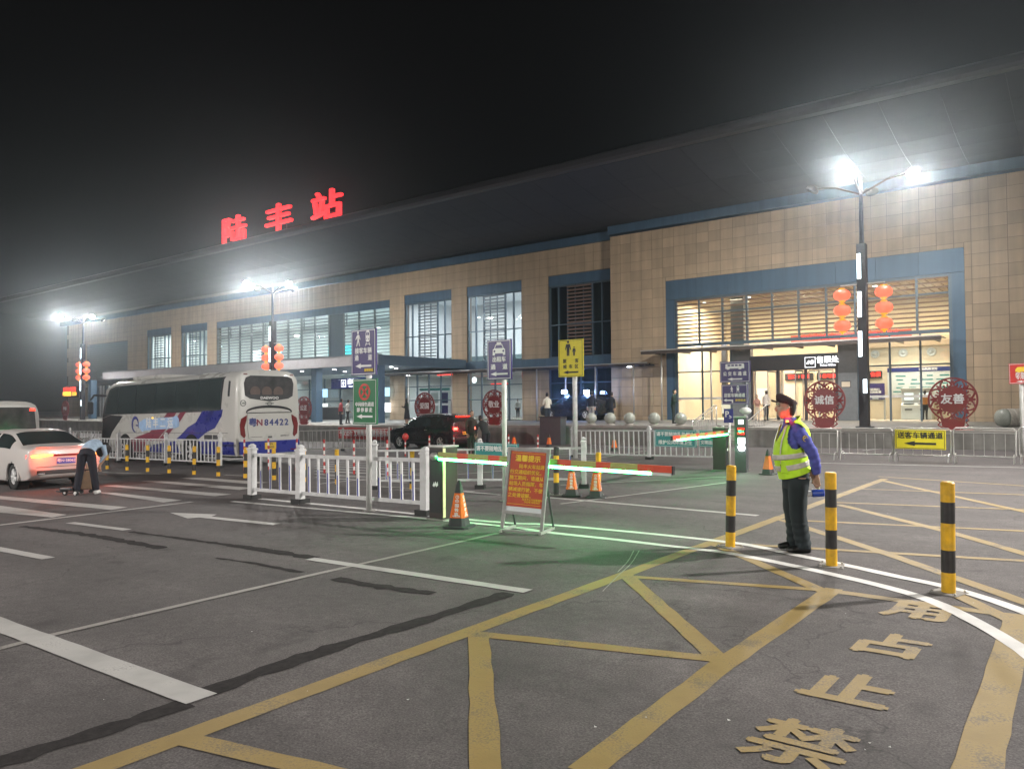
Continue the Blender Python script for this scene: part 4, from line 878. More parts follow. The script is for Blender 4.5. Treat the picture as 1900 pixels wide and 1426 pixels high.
b.rings([[(cx + (rr_ + q) * math.cos(a), yy, cz + (rr_ + q) * math.sin(a)) for q, yy in ((0, -.017), (0, -.021), (-.04, -.021), (-.04, -.017))] for a in (2 * math.pi * k / 28 for k in range(28))], closed=True)
for a in (45, 135): b.cbox((0, 0, 0), (.25, .003, .04), Matrix.Translation((cx, -.0195, cz)) @ Matrix.Rotation(R(a), 4, 'Y'))
b.build('no_stopping_mark', 'rink', s2)
text(s2, '中间绿色通道', .083, (0, -.019, -.055), 'ink', offset=.002); text(s2, '即 停 即 走', .085, (0, -.019, -.155), 'ink', offset=.003); b = MB(); b.prism([(u, v - .265) for u, v in arrow_poly(.42, .08)], -.02, -.017); b.build('arrow', 'ink', s2)
# taxi sign
p = G(933, 930); t = thing('road_sign', 'purple taxi lane sign with a white cab on a white pole', 'sign', (p.x, p.y, gz(p.x)))
z1, z0 = on_y(928, 630, p.y).z - gz(p.x), on_y(928, 704, p.y).z - gz(p.x); pole_to(t, z1 - .05); s = empty('taxi_board', (-.06, 0, (z0 + z1) / 2)); s.parent = t; w, h = .60, z1 - z0
bar('panel', s, (0, 0, 0), (w, .03, h), 'purple', .004); frame_sheet(s, 'border', w * .93, h * .955, .011, -.017, 'ink')
b = MB(); b.prism([(-.155, .12), (-.15, .2), (-.12, .215), (-.075, .30), (.075, .30), (.12, .215), (.15, .2), (.155, .12), (.155, .085), (.10, .085), (.10, .12), (-.10, .12), (-.10, .085), (-.155, .085)], -.021, -.018); b.prism(rect(-.055, .055, .303, .335), -.021, -.018); b.build('cab_icon', 'ink', s)
b = MB(); b.prism([(-.10, .22), (-.065, .28), (.065, .28), (.10, .22)], -.024, -.0215); b.prism(ngon(-.11, .165, .022, .022, 12), -.024, -.0215); b.prism(ngon(.11, .165, .022, .022, 12), -.024, -.0215); b.build('cab_window', 'purple', s)
text(s, '出租车', .112, (0, -.019, .0), 'ink', offset=.003); text(s, '通     道', .112, (0, -.019, -.145), 'ink', offset=.003, sx=1.1); b = MB(); b.prism([(u, v - .275) for u, v in arrow_poly(.42, .085)], -.02, -.017); b.build('arrow', 'ink', s)
# yellow waiting-area sign
p = G(1066, 850); t = thing('road_sign', 'yellow waiting-area sign with an adult and child on a white pole', 'sign', (p.x, p.y, gz(p.x)))
z1, z0 = on_y(1058, 630, p.y).z - gz(p.x), on_y(1058, 699, p.y).z - gz(p.x); pole_to(t, z1 - .05, .085); s = empty('yellow_board', (-.1, -.03, (z0 + z1) / 2)); s.parent = t; h = z1 - z0; w = h * .80
bar('panel', s, (0, 0, 0), (w, .03, h), 'signyellow', .004); frame_sheet(s, 'border', w * .93, h * .955, .012, -.017, 'kink'); k = h / 1.25
b = MB()
for x, s_, z in ((-.1, .50, .08), (.14, .30, .08)):
    x *= k; s_ *= k; z *= k
    b.prism(ngon(x, z + s_ * .93, s_ * .085, s_ * .085, 12), -.021, -.018); b.prism([(x - .15 * s_, z + .8 * s_), (x + .15 * s_, z + .8 * s_), (x + .24 * s_, z + .42 * s_), (x + .18 * s_, z + .40 * s_), (x + .11 * s_, z + .62 * s_), (x + .10 * s_, z), (x + .02 * s_, z), (x, z + .38 * s_), (x - .02 * s_, z), (x - .10 * s_, z), (x - .11 * s_, z + .62 * s_), (x - .18 * s_, z + .40 * s_), (x - .24 * s_, z + .42 * s_)], -.021, -.018)
b.build('figures', 'kink', s); text(s, '旅        客', .15 * k, (0, -.019, -.10 * k), 'kink', offset=.004); text(s, '候  车  区', .15 * k, (0, -.019, -.29 * k), 'kink', offset=.004); b = MB(); b.prism([(u, v - .47 * k) for u, v in arrow_poly(.6 * k, .12 * k)], -.02, -.017); b.build('arrow', 'kink', s)
# pair of purple signs at the ticket post
p = G(1384, 872); t = thing('road_sign', 'pair of small purple bus and drop-off lane signs beside the ticket post', 'sign', (p.x, p.y, gz(p.x))); Yq = p.y
pole_to(t, on_y(1384, 672, Yq).z - gz(p.x), .05, 'louvre_grey')
for (x0, x1, y0, y1), nm in (((1336, 1392, 670, 709), 0), ((1339, 1388, 713, 750), 1)):
    a, c = on_y(x0, (y0 + y1) / 2, Yq), on_y(x1, (y0 + y1) / 2, Yq); z1, z0 = on_y((x0 + x1) / 2, y0, Yq).z, on_y((x0 + x1) / 2, y1, Yq).z
    s = empty(('bus_board', 'drop_off_board')[nm], ((a.x + c.x) / 2 - p.x, 0, (z0 + z1) / 2 - gz(p.x))); s.parent = t; w, h = c.x - a.x, z1 - z0
    bar('panel', s, (0, 0, 0), (w, .03, h), 'purple', .004); frame_sheet(s, 'border', w * .95, h * .93, .010, -.017, 'ink')
    if nm == 0:
        b = MB(); b.prism([(-.27, .09), (-.26, .215), (.24, .225), (.27, .2), (.27, .09), (.20, .09), (.18, .065), (.12, .065), (.10, .09), (-.14, .09), (-.16, .065), (-.22, .065), (-.24, .09)], -.021, -.018); b.build('bus_icon', 'ink', s)
        b = MB(); [b.prism(rect(-.2 + i * .105, -.12 + i * .105, .155, .2), -.024, -.0215) for i in range(4)]; b.build('bus_icon_window', 'purple', s)
        text(s, '公 交 车 通 道', .125, (0, -.019, -.06), 'ink', offset=.003, sx=w / .98); b = MB(); b.prism([(u, v - .2) for u, v in arrow_poly(.42, .085)], -.02, -.017); b.build('arrow', 'ink', s)
    else:
        walker(s, -.08, .06, .17, -.018, 'ink'); train(s, .10, .06, .18, -.018, 'ink', 'purple'); text(s, '送客车辆通道', .115, (0, -.019, -.03), 'ink', offset=.003, sx=w / .86)
        b = MB(); b.prism([(u - .17, v - .16) for u, v in [(-.15, 0), (-.06, .045), (-.06, .02), (.13, .02), (.13, -.07), (.09, -.07), (.09, -.02), (-.06, -.02), (-.06, -.045)]], -.02, -.017); b.build('arrow', 'ink', s); text(s, '即停即走', .075, (.17, -.019, -.165), 'yink', offset=.001)
p = G(1353, 868); t = thing('parking_sign', 'small blue disabled parking sign with a white P below the purple signs', 'sign', (p.x, p.y, gz(p.x))); z0, z1 = on_y(1353, 784, p.y).z - gz(p.x), on_y(1353, 758, p.y).z - gz(p.x)
pole_to(t, z0 + .1, .03); bar('panel', t, (0, 0, (z0 + z1) / 2), (.27, .02, z1 - z0), 'busblue'); text(t, 'P', .24, (-.04, -.014, (z0 + z1) / 2 + .04), 'ink', offset=.006)
b = MB(); b.tube([(.05 + .035 * math.cos(a), -.014, (z0 + z1) / 2 - .04 + .035 * math.sin(a)) for a in (k * math.pi / 6 - 2.6 for k in range(9))], .006, 5); b.tube([(.03, -.014, (z0 + z1) / 2 + .02), (.035, -.014, (z0 + z1) / 2 - .02), (.08, -.014, (z0 + z1) / 2 - .04)], .007, 5); b.build('wheelchair_mark', 'ink', t)
# red emergency lane sign at the right edge
p = G(1898, 850); t = thing('road_sign', 'red sign with a yellow vehicle on a white post at the right edge', 'sign', (p.x, p.y, gz(p.x))); z1, z0 = on_y(1898, 674, p.y).z - gz(p.x), on_y(1898, 712, p.y).z - gz(p.x)
pole_to(t, z1, .06); s = empty('red_board', (.1, -.03, (z0 + z1) / 2)); s.parent = t; w = .82; bar('panel', s, (0, 0, 0), (w, .03, z1 - z0), 'redsign', .004); frame_sheet(s, 'border', w * .95, (z1 - z0) * .94, .01, -.017, 'ink')
b = MB(); b.prism([(-.24, .06), (-.24, .13), (-.18, .2), (.2, .23), (.24, .18), (.24, .06), (.17, .06), (.15, .03), (.10, .03), (.08, .06), (-.1, .06), (-.12, .03), (-.17, .03), (-.19, .06)], -.021, -.018); b.build('vehicle_icon', 'yink', s); text(s, '应急车辆\n专用通道', .12, (0, -.019, -.07), 'ink', offset=.002, line=.9); b = MB(); b.prism([(u, v - .235) for u, v in arrow_poly(.45, .06)], -.02, -.017); b.build('arrow', 'ink', s)
# yellow arrow board hung on a crowd barrier
p = on_y(1707, 815, 25.35); t = thing('arrow_sign', 'yellow drop-off lane board with a black left arrow hung on a crowd barrier', 'sign', (p.x, 25.35, p.z), R(-3)); w, h = 1.36, .57
bar('panel', t, (0, 0, 0), (w, .02, h), 'signyellow', .003); frame_sheet(t, 'border', w * .96, h * .92, .012, -.012, 'kink'); text(t, '送客车辆通道', .205, (0, -.014, .11), 'kink', offset=.005); b = MB(); b.prism([(u, v - .12) for u, v in arrow_poly(.86, .15)], -.015, -.012); b.build('arrow', 'kink', t)
# green no-littering boards
def litter_sign(x0, x1, y0, y1, Y, label, l1, l2, dx=0):
    a, c = on_y(x0, (y0 + y1) / 2, Y), on_y(x1, (y0 + y1) / 2, Y); z1, z0 = on_y((x0 + x1) / 2, y0, Y).z, on_y((x0 + x1) / 2, y1, Y).z; w, h = c.x - a.x, z1 - z0
    t = thing('notice_sign', label, 'sign', ((a.x + c.x) / 2, Y, (z0 + z1) / 2), 0); bar('panel', t, (0, 0, 0), (w, .02, h), 'teal', .003); frame_sheet(t, 'border', w * .96, h * .92, .009, -.012, 'ink')
    sz = w / (len(l1) + .8); text(t, l1, sz, (0, -.014, h * .23), 'ink', offset=.004); text(t, l2, sz, (0, -.014, -h * .25), 'ink', offset=.004)
litter_sign(881, 962, 822, 862, 12.55, 'green sign about cigarette ends on the railing behind the notice board', '请不要随地乱扔烟头', '共同维护环境卫生')
litter_sign(1215, 1292, 797, 829, 22.6, 'green sign about cigarette ends on the long railing under the raised arm', '请不要随地乱扔烟头', '维护公共环境卫生'); litter_sign(1297, 1333, 798, 829, 22.6, 'narrow green sign at the right end of the long railing', '禁止停车', '文明出行')
# red notice board on an aluminium stand
p = G(968, 990); t = thing('notice_board', 'red notice board with yellow characters on a tilted aluminium stand', 'notice board', (p.x, p.y, gz(p.x)), R(14)); Mt = Matrix.Translation((0, .0, .06)) @ Matrix.Rotation(R(-9), 4, 'X') @ Matrix.Rotation(R(2.5), 4, 'Y')
w, h = .60, 1.14
for x in (-w / 2, w / 2): bar('upright', t, (x, 0, h / 2), (.045, .035, h), 'steel', M=Mt)
for z in (h - .02, .22): bar('crossbar', t, (0, 0, z), (w - .045, .035, .045), 'steel', M=Mt)
bar('sheet_backing', t, (0, .004, (h + .2) / 2), (w - .04, .012, h - .24), 'inwhite', M=Mt); bar('poster', t, (0, -.006, (h + .26) / 2), (w - .06, .006, h - .36), 'board', M=Mt)
for z in (h - .075, .345): bar('poster_line', t, (0, -.011, z), (w - .09, .002, .005), 'yink', M=Mt)
text(t, '温馨提示', .098, (0, -.0105, .985), 'yink', M=Mt, offset=.0035)
for i, ln in enumerate(('　　陆丰火车站进', '行交通组织优化，', '施工期间，请遵从', '站场人员指挥，车', '辆减速行驶，不便', '之处请谅解。')): text(t, ln, .0655, (-w / 2 + .042, -.0105, .875 - i * .082), 'yink', M=Mt, offset=.001, align='LEFT')
text(t, '陆丰市火车站管理所\n2023年10月20日', .034, (.12, -.0105, .40), 'yink', M=Mt, offset=.0004, line=.95)
for x in (-w / 2, w / 2):
    b = MB(); b.tube([(x, .20, .72), (x, .46, .03)], .016, 6); b.build('rear_leg', 'darkgrey', t); bar('foot_rail', t, (x, .2, .03), (.035, .54, .035), 'steel')
bar('foot_bar', t, (0, -.02, .035), (w, .03, .03), 'steel'); bar('foot_bar', t, (0, .46, .03), (w, .03, .03), 'steel')

# ------------------------------------------------------------------ barrier gates
def gate(p, rot, label, L_, armdir, armz, tilt, ledcut=.0):
    t = thing('barrier_gate', label, 'barrier', (p.x, p.y, gz(p.x)), rot)
    bar('cabinet', t, (0, 0, .59), (.30, .36, 1.14), 'gatebody', .012); bar('cabinet_lid', t, (0, 0, 1.175), (.33, .39, .03), 'steel', .006); bar('door_line', t, (0, -.183, .62), (.24, .006, 1.0), 'black')
    bar('corner_strip', t, (.157, -.15, .6), (.012, .055, 1.1), 'cream'); bar('plinth', t, (0, 0, .01), (.36, .42, .03), 'concrete')
    b = MB(); b.prism([(-.06, .55), (-.03, .61), (-.02, .57), (.0, .62), (.02, .58), (.05, .62), (.06, .56), (.02, .53), (.0, .56), (-.03, .53)], -.19, -.187); b.build('maker_mark', 'ink', t)
    b = MB(); b.tube([(0, -.25, armz), (0, .19, armz)], .06, 14); b.build('pivot', 'steel', t, smooth=True)
    arm = empty('arm', (0, -.23, armz)); arm.parent = t; arm.rotation_euler.y = R(tilt); s = armdir
    n = 6; seg = (L_ - .26) / n; bar('arm_section', arm, (s * (.12 + L_ - .13), 0, .03), (.26, .046, .086), 'red_arm')
    for i in range(n): bar('arm_section', arm, (s * (.12 + seg * (i + .32)), 0, .03), (seg * .64, .045, .085), 'amber_arm'); bar('arm_section', arm, (s * (.12 + seg * (i + .82)), 0, .03), (seg * .36, .045, .085), 'red_arm')
    bar('arm_end', arm, (s * (.12 + L_ + .01), 0, .02), (.02, .05, .11), 'black')
    bar('light_tube', arm, (s * (.12 + (L_ - .3) / 2), -.005, -.035), (L_ - .3, .03, .035), 'barlight'); bar('light_tube_end', arm, (s * (.12 + L_ - .16), -.005, -.035), (.26, .03, .032), 'offwhite')
    return t
MT['gatebody'] = mat('gate_cabinet', (.042, .030, .028), .4, var=.1); MT['amber_arm'] = mat('barrier_arm_sleeve', (.36, .34, .10), .5); MT['red_arm'] = mat('barrier_arm_red', (.62, .07, .03), .45)
p = G(823, 962); gate(p, 0, 'barrier cabinet with a long arm lit green across the lane', 4.05, 1, 1.02, .6)
p = G(1338, 872); gate(p, R(95), 'far barrier cabinet whose green lit arm points towards the viewer', 4.1, -1, 1.03, 0.0)
# ticket and display post
p = G(1376, 875); t = thing('display_post', 'grey display post with lit panels and a bright white lamp by the far barrier', 'display post', (p.x, p.y, gz(p.x)), R(12))
bar('cabinet', t, (0, 0, .72), (.30, .26, 1.44), 'darkgrey', .012); bar('hood', t, (0, -.04, 1.46), (.33, .34, .035), 'steel')
bar('lamp_panel', t, (.02, -.133, 1.33), (.13, .012, .12), 'signwhite'); bar('led_panel', t, (.02, -.133, 1.07), (.24, .012, .25), 'black')
text(t, '请通行\n欢迎您', .065, (.02, -.142, 1.08), 'redled', offset=.002, line=1.9); text(t, '粤N', .085, (.02, -.142, 1.07), 'greenled', offset=.004)
bar('white_panel', t, (.03, -.133, .83), (.19, .012, .17), 'signwhite')
b = MB(); b.lathe([(.085, 0), (.08, .03), (.03, .05)], 14); b.build('flood_lamp', emat('flood_lamp', (.92, .97, 1), 40), t, M=Matrix.Translation((.03, -.135, .65)) @ Matrix.Rotation(R(90), 4, 'X'))
b = MB(); b.sphere((.12, 0, 1.62), (.16, .13, .10), 12, 8); b.tube([(.12, 0, 1.46), (.12, 0, 1.56)], .03, 8); b.build('camera_dome', 'offwhite', t, smooth=True)

# ------------------------------------------------------------------ plaques with cut-out scrollwork
def plaque(x, y, words, label, first_side=0):
    t = thing('plaque', label, 'plaque', (x, y, pz(x)), R(first_side), 'red plaques along the platform'); r = .84; cz = 1.14
    def ann(r0, r1, n=48, y0=-.03, y1=.03):
        b = MB(); b.rings([[(q * math.cos(a), yy, cz + q * math.sin(a)) for q, yy in ((r0, y0), (r1, y0), (r1, y1), (r0, y1))] for a in (2 * math.pi * k / n for k in range(n))], closed=True); return b
    ann(r - .065, r).build('rim', 'maroon', t); b = MB(); b.prism([(u, v + cz) for u, v in ngon(0, 0, .50, .50, 36)], -.03, .03); b.build('disc', 'maroon', t)
    for k in range(16):                                     # every scroll is its own piece
        a = 2 * math.pi * (k + .5) / 16; s = 1 if k % 2 else -1; rm = .635
        pts = [Vector((.13 * s, 0, .13)), Vector((.06 * s, 0, .11)), Vector((-.02 * s, 0, .05)), Vector((-.07 * s, 0, -.03)), Vector((-.06 * s, 0, -.10)), Vector((.0, 0, -.13)), Vector((.06 * s, 0, -.10)), Vector((.06 * s, 0, -.04)), Vector((.02 * s, 0, -.03))]
        b = MB(); b.tube(pts, [.036, .038, .038, .038, .036, .034, .034, .032, .028], 6); b.tube([Vector((-.15 * s, 0, .1)), Vector((-.1 * s, 0, .02)), Vector((-.12 * s, 0, -.06)), Vector((-.14 * s, 0, -.12))], .034, 6)
        b.build('scroll', 'maroon', t, M=Matrix.Translation((0, 0, cz)) @ Matrix.Rotation(-(a - math.pi / 2), 4, 'Y') @ Matrix.Translation((0, 0, rm)))
    b = MB(); b.prism([(-.42, .42), (.42, .42), (.36, .12), (.24, .05), (.2, 0), (-.2, 0), (-.24, .05), (-.36, .12)], -.025, .025); b.build('stand', 'maroon', t)
    for s in (-1, 1): b = MB(); b.tube([(s * .44, 0, .5), (s * .52, 0, .36), (s * .42, 0, .28), (s * .5, 0, .18), (s * .36, 0, .08), (s * .26, 0, .02)], .03, 6); b.build('scroll', 'maroon', t)
    bar('plinth', t, (0, 0, -.02), (1.3, .34, .06), 'redsign')
    if words: text(t, words, .40, (0, -.036, cz), 'ink', offset=.011, extrude=.004)
for px, w, lab in ((1530, '诚信', 'round red scrollwork plaque with the characters 诚信 behind the guard'), (1768, '友善', 'round red scrollwork plaque with the characters 友善 at the right'), (917, '敬业', 'round red plaque with the characters 敬业 behind the taxi sign pole'), (788, '爱国', 'round red plaque with the characters 爱国 above the dark car'), (564, '公正', 'round red plaque half hidden by the coach, its right character 正 showing'), (121, '平等', 'farthest round red plaque at the left under the lit board')):
    q = on_y(px, 760, 33.05); plaque(q.x, 33.05, w, lab)
# stone balls and the great stone roller
for i, px in enumerate((1097, 1132, 1168, 1214, 1263)):
    q = on_y(px, 780, 33.2); t = thing('stone_ball', f"polished stone ball, {('first', 'second', 'third', 'fourth', 'last')[i]} from the left on the platform edge", 'stone ball', (q.x, 33.2, pz(q.x)), 0, 'stone balls on the platform edge')
    b = MB(); b.sphere((0, 0, .345), .285, 24, 16); b.build('ball', 'ball', t, smooth=True); b = MB(); b.lathe([(.24, 0), (.25, .05), (.16, .09)], 20); b.build('base', 'paving', t)
q = on_z(1862, 792, .64); t = thing('stone_roller', 'large pale ribbed stone cylinder lying on the platform at the right', 'stone cylinder', (q.x, q.y, .64), R(35))
b = MB(); pr = [(-.30, .05), (-.28, .2), (-.18, .32), (0, .38), (.1, .38)]; b.tube([(x, 0, .38) for x, r_ in pr], [r_ for x, r_ in pr], 24); b.build('rounded_end', 'ball', t, smooth=True)
for i in range(8): b = MB(); b.tube([(.1 + i * .22, 0, .38), (.14 + i * .22, 0, .38), (.28 + i * .22, 0, .38), (.32 + i * .22, 0, .38)], [.36, .385, .385, .36], 24); b.build('ribbed_drum', 'ribbed', t, smooth=False)
# stair handrail
t = thing('handrail', 'sloping steel handrail with close balusters at the platform steps', 'handrail', (-15.08, 32.9, 0)); b = MB(); b.tube([(0, 2.5, 1.60), (0, 2.3, 1.60), (0, 0, .92), (0, -.25, .9), (0, -.25, .0)], .028, 8); b.tube([(0, 2.4, 1.45), (0, 0, .77)], .016, 6); b.build('rail', 'steel', t, smooth=True)
for k in range(12): y = .05 + k * .2; cyl('baluster', t, (0, y, .07 + y * .27), (0, y, .9 + y * .3), .012, 'steel', 6)
cyl('newel', t, (0, 2.5, .6), (0, 2.5, 1.62), .03, 'steel')
t = thing('handrail', 'second steel handrail on the far side of the platform steps', 'handrail', (-12.55, 32.9, 0)); b = MB(); b.tube([(0, 2.5, 1.60), (0, 2.3, 1.60), (0, 0, .92), (0, -.25, .9), (0, -.25, .0)], .028, 8); b.build('rail', 'steel', t, smooth=True)
for k in range(12): y = .05 + k * .2; cyl('baluster', t, (0, y, .07 + y * .27), (0, y, .9 + y * .3), .012, 'steel', 6)
# litter bin on the platform edge
q = on_z(1027, 790, .58); t = thing('litter_bin', 'dark box-shaped litter bin standing on the platform edge', 'bin', (q.x, 32.2, gz(q.x))); bar('body', t, (0, 0, .7), (1.3, .5, 1.4), 'darkgrey', .02); bar('lid', t, (0, 0, 1.42), (1.36, .56, .05), 'black')
# ------------------------------------------------------------------ vehicles
MT['vglass'] = mat('tinted_vehicle_glass', (.020, .030, .030), .06, var=.4, scale=2, spec=.7); MT['rglass'] = mat('coach_rear_glass', (.055, .05, .05), .08, var=.5, scale=2.2, spec=.7); MT['rim'] = mat('alloy_rim', (.72, .72, .72), .45, .0); MT['well'] = mat('wheel_well', (.008, .008, .008), .9)
def ground_M(x, y, a):
    X = Vector((math.cos(a), math.sin(a), SLOPE * math.cos(a))).normalized(); Z = Vector((-SLOPE, 0, 1)).normalized(); Y = Z.cross(X).normalized(); Z = X.cross(Y)
    M = Matrix((X, Y, Z)).transposed().to_4x4(); M.translation = (x, y, gz(x)); return M
def cr(P, t):
    i = min(int(t), len(P) - 2); u = t - i; p0, p1, p2, p3 = P[max(i - 1, 0)], P[i], P[i + 1], P[min(i + 2, len(P) - 1)]
    return tuple(.5 * (2 * b_ + (c_ - a_) * u + (2 * a_ - 5 * b_ + 4 * c_ - d_) * u * u + (3 * b_ - a_ - 3 * c_ + d_) * u ** 3) for a_, b_, c_, d_ in zip(p0, p1, p2, p3))
def wheel(t, x, y, r, w, side, spokes=5):
    q = empty('wheel', (x, y, r)); q.parent = t
    def lat(prof, n=28, cap=True): b = MB(); b.rings([[(rr * math.cos(2 * math.pi * j / n), yy, rr * math.sin(2 * math.pi * j / n)) for j in range(n)] for rr, yy in prof], cap); return b
    lat([(r * .62, -w / 2), (r * .95, -w / 2), (r, -w * .38), (r, w * .38), (r * .95, w / 2), (r * .62, w / 2)], cap=False).build('tyre', 'rubber', q, smooth=True)
    yo = side * w * .42; lat([(r * .63, -side * w * .4), (r * .63, yo), (r * .57, yo), (r * .55, side * w * .2)], cap=False).build('rim', 'rim', q); lat([(r * .56, side * w * .19), (r * .05, side * w * .19)]).build('brake_disc', 'darkgrey', q)
    b = MB()
    for k in range(spokes * 2):
        a = math.pi * k / spokes + (.22 if k % 2 else 0); b.tube([(r * .1 * math.cos(a), yo * .95, r * .1 * math.sin(a)), (r * .58 * math.cos(a), yo * .98, r * .58 * math.sin(a))], r * .05, 5)
    b.lathe([(r * .14, 0), (r * .14, .03)], 10); b.v[-20:] = [(v[0], yo * .85 + side * v[2], v[1]) for v in b.v[-20:]]; b.build('spokes', 'rim', q)
    return q
def car(M, label, S, paint_, wheels, r, glass_fn, nx=66, nt_=6, cat='car', name='car', w_tyre=.2):
    t = thing(name, label, cat, None, 0, None, M); n = len(S) - 1; P = []
    for i in range(nx + 1):
        s = cr(S, i / nx * n); x = s[0]; ctrl = [(s[2], s[1]), (s[4], s[3]), (s[6], s[5]), (s[8], s[7]), (0.0, s[9])]
        row = []
        for j in range(4 * nt_ + 1):
            y, z = cr(ctrl, j / nt_ * .99999); row.append((x, max(y, 0) if j < 4 * nt_ else 0, z))
        P.append(row)
    body, gl, wl = MB(), MB(), MB()
    for sd in (1, -1):
        for i in range(nx):
            for j in range(4 * nt_):
                q = [P[i][j], P[i + 1][j], P[i + 1][j + 1], P[i][j + 1]]; xc = sum(p[0] for p in q) / 4; zc = sum(p[2] for p in q) / 4
                if j < 2 * nt_ and any((xc - wx) ** 2 + (zc - r) ** 2 < (r * 1.16) ** 2 for wx in wheels): continue
                (gl if glass_fn(xc, (j + .5) / nt_, zc) else body).add([(a, sd * c, d) for a, c, d in q], [(0, 1, 2, 3)])
        for i in range(nx):
            for k in ((1, 0),): body.add([(P[i][0][0], sd * P[i][0][1], P[i][0][2]), (P[i + 1][0][0], sd * P[i + 1][0][1], P[i + 1][0][2]), (P[i + 1][0][0], 0, P[i + 1][0][2]), (P[i][0][0], 0, P[i][0][2])], [(0, 1, 2, 3)])
    for e in (0, nx): body.add([(p[0], p[1], p[2]) for p in P[e]] + [(p[0], -p[1], p[2]) for p in reversed(P[e][:-1])], [tuple(range(8 * nt_ + 1))])
    def weld(bb, nm, mm):
        bmesh = __import__('bmesh'); o = bb.build(nm, mm, t, smooth=True); bm = bmesh.new(); bm.from_mesh(o.data); bmesh.ops.remove_doubles(bm, verts=bm.verts, dist=.0008); bmesh.ops.recalc_face_normals(bm, faces=bm.faces); bm.to_mesh(o.data); bm.free(); return o
    weld(body, 'body', paint_); weld(gl, 'window', 'vglass')
    b = MB(); b.box(S[0][0] + .25, S[-1][0] - .3, -.62, .62, .24, .92); b.build('underbody', 'well', t)
    for wx in wheels:
        for sd in (1, -1):
            yw = S[len(S) // 2][4]; b = MB(); b.tube([(wx, sd * (yw - .30), r * 1.02), (wx, sd * (yw - .04), r * 1.02)], r * 1.17, 24, cap=False); b.box(wx - r * 1.15, wx + r * 1.15, sd * (yw - .32) - .005, sd * (yw - .32) + .005, .12, r * 2.1); b.build('wheel_arch', 'well', t)
            b = MB(); b.rings([[(wx + q * math.cos(a_), sd * yy, r * 1.02 + q * math.sin(a_)) for q, yy in ((r * 1.12, yw - .05), (r * 1.12, yw + .006), (r * 1.31, yw + .004), (r * 1.33, yw - .05))] for a_ in (R(-14 + 208 * k / 24) for k in range(25))]); b.build('arch_lip', paint_, t, smooth=True)
            wheel(t, wx, sd * (yw - .04 - w_tyre / 2), r, w_tyre, sd)
    return t
# white saloon, seen from behind
SED = [(.0, .42, .66, .56, .74, .80, .76, .96, .66, .985), (.05, .32, .78, .52, .85, .84, .85, 1.02, .72, 1.05), (.22, .25, .82, .52, .89, .89, .88, 1.05, .74, 1.09), (.62, .21, .84, .52, .91, .93, .90, 1.09, .74, 1.125), (1.0, .2, .84, .52, .91, .95, .905, 1.22, .69, 1.27), (1.5, .2, .84, .52, .91, .96, .905, 1.40, .63, 1.455), (2.05, .2, .84, .52, .91, .96, .905, 1.455, .61, 1.50), (2.65, .2, .84, .52, .91, .95, .90, 1.44, .61, 1.485), (3.15, .2, .84, .52, .91, .94, .90, 1.29, .65, 1.34), (3.6, .2, .84, .52, .90, .92, .89, 1.05, .72, 1.09), (4.2, .22, .82, .52, .88, .86, .86, .94, .70, .99), (4.55, .26, .76, .52, .82, .78, .79, .83, .64, .87), (4.72, .36, .6, .55, .68, .68, .66, .72, .55, .74)]
def sg_(x, t, z): return (.66 < x < 1.42 and t > 3.02) or (3.12 < x < 3.58 and t > 3.02) or (1.12 < x < 3.42 and 2.14 < t < 2.9 and not 2.16 < x < 2.24)
c_ = car(ground_M(-20.95, 8.38, math.pi), 'white saloon at the left edge with glowing orange tail lamp, seen from behind', SED, 'carwhite', (.92, 3.72), .325, sg_)
for sd in (1, -1):
    b = MB(); b.rings([[(-.012 if k else .10, sd * y, z) for k, y, z in ((0, .885, .87), (1, .60, .875), (1, .60, .81), (0, .885, .79))][:], [(.03 if k else .14, sd * y, z) for k, y, z in ((0, .87, .865), (1, .60, .87), (1, .60, .815), (0, .87, .80))]]); b.build('tail_lamp', 'tail', c_)
    b = MB(); b.rings([[(-.02, sd * .80, .855), (-.02, sd * .34, .872), (-.02, sd * .30, .845), (-.02, sd * .78, .81)], [(.04, sd * .80, .855), (.04, sd * .34, .872), (.04, sd * .30, .845), (.04, sd * .78, .81)]]); b.build('brake_lamp', 'tailhot', c_)
bar('tail_trim', c_, (-.012, 0, .845), (.02, .58, .05), 'lens'); bar('number_plate', c_, (-.02, 0, .70), (.012, .44, .14), 'plateblue'); text(c_, '粤N·S8062', .098, (0, -.03, .70), 'ink', M=Matrix.Rotation(R(-90), 4, 'Z'), offset=.001)
bar('bumper_trim', c_, (.01, 0, .43), (.06, 1.34, .10), 'black', .02); bar('bumper_line', c_, (-.004, 0, .565), (.012, 1.36, .012), 'black'); bar('trunk_spoiler', c_, (.06, 0, 1.055), (.14, 1.4, .02), 'carwhite', .006)
for sd in (1, -1): bar('exhaust', c_, (.0, sd * .58, .40), (.06, .16, .05), 'chrome', .01); bar('door_handle', c_, (2.05, sd * .915, .86), (.2, .03, .03), 'chrome')
for sd in (1, -1): bar('mirror', c_, (3.22, sd * 1.0, 1.02), (.16, .2, .13), 'carwhite', .03)
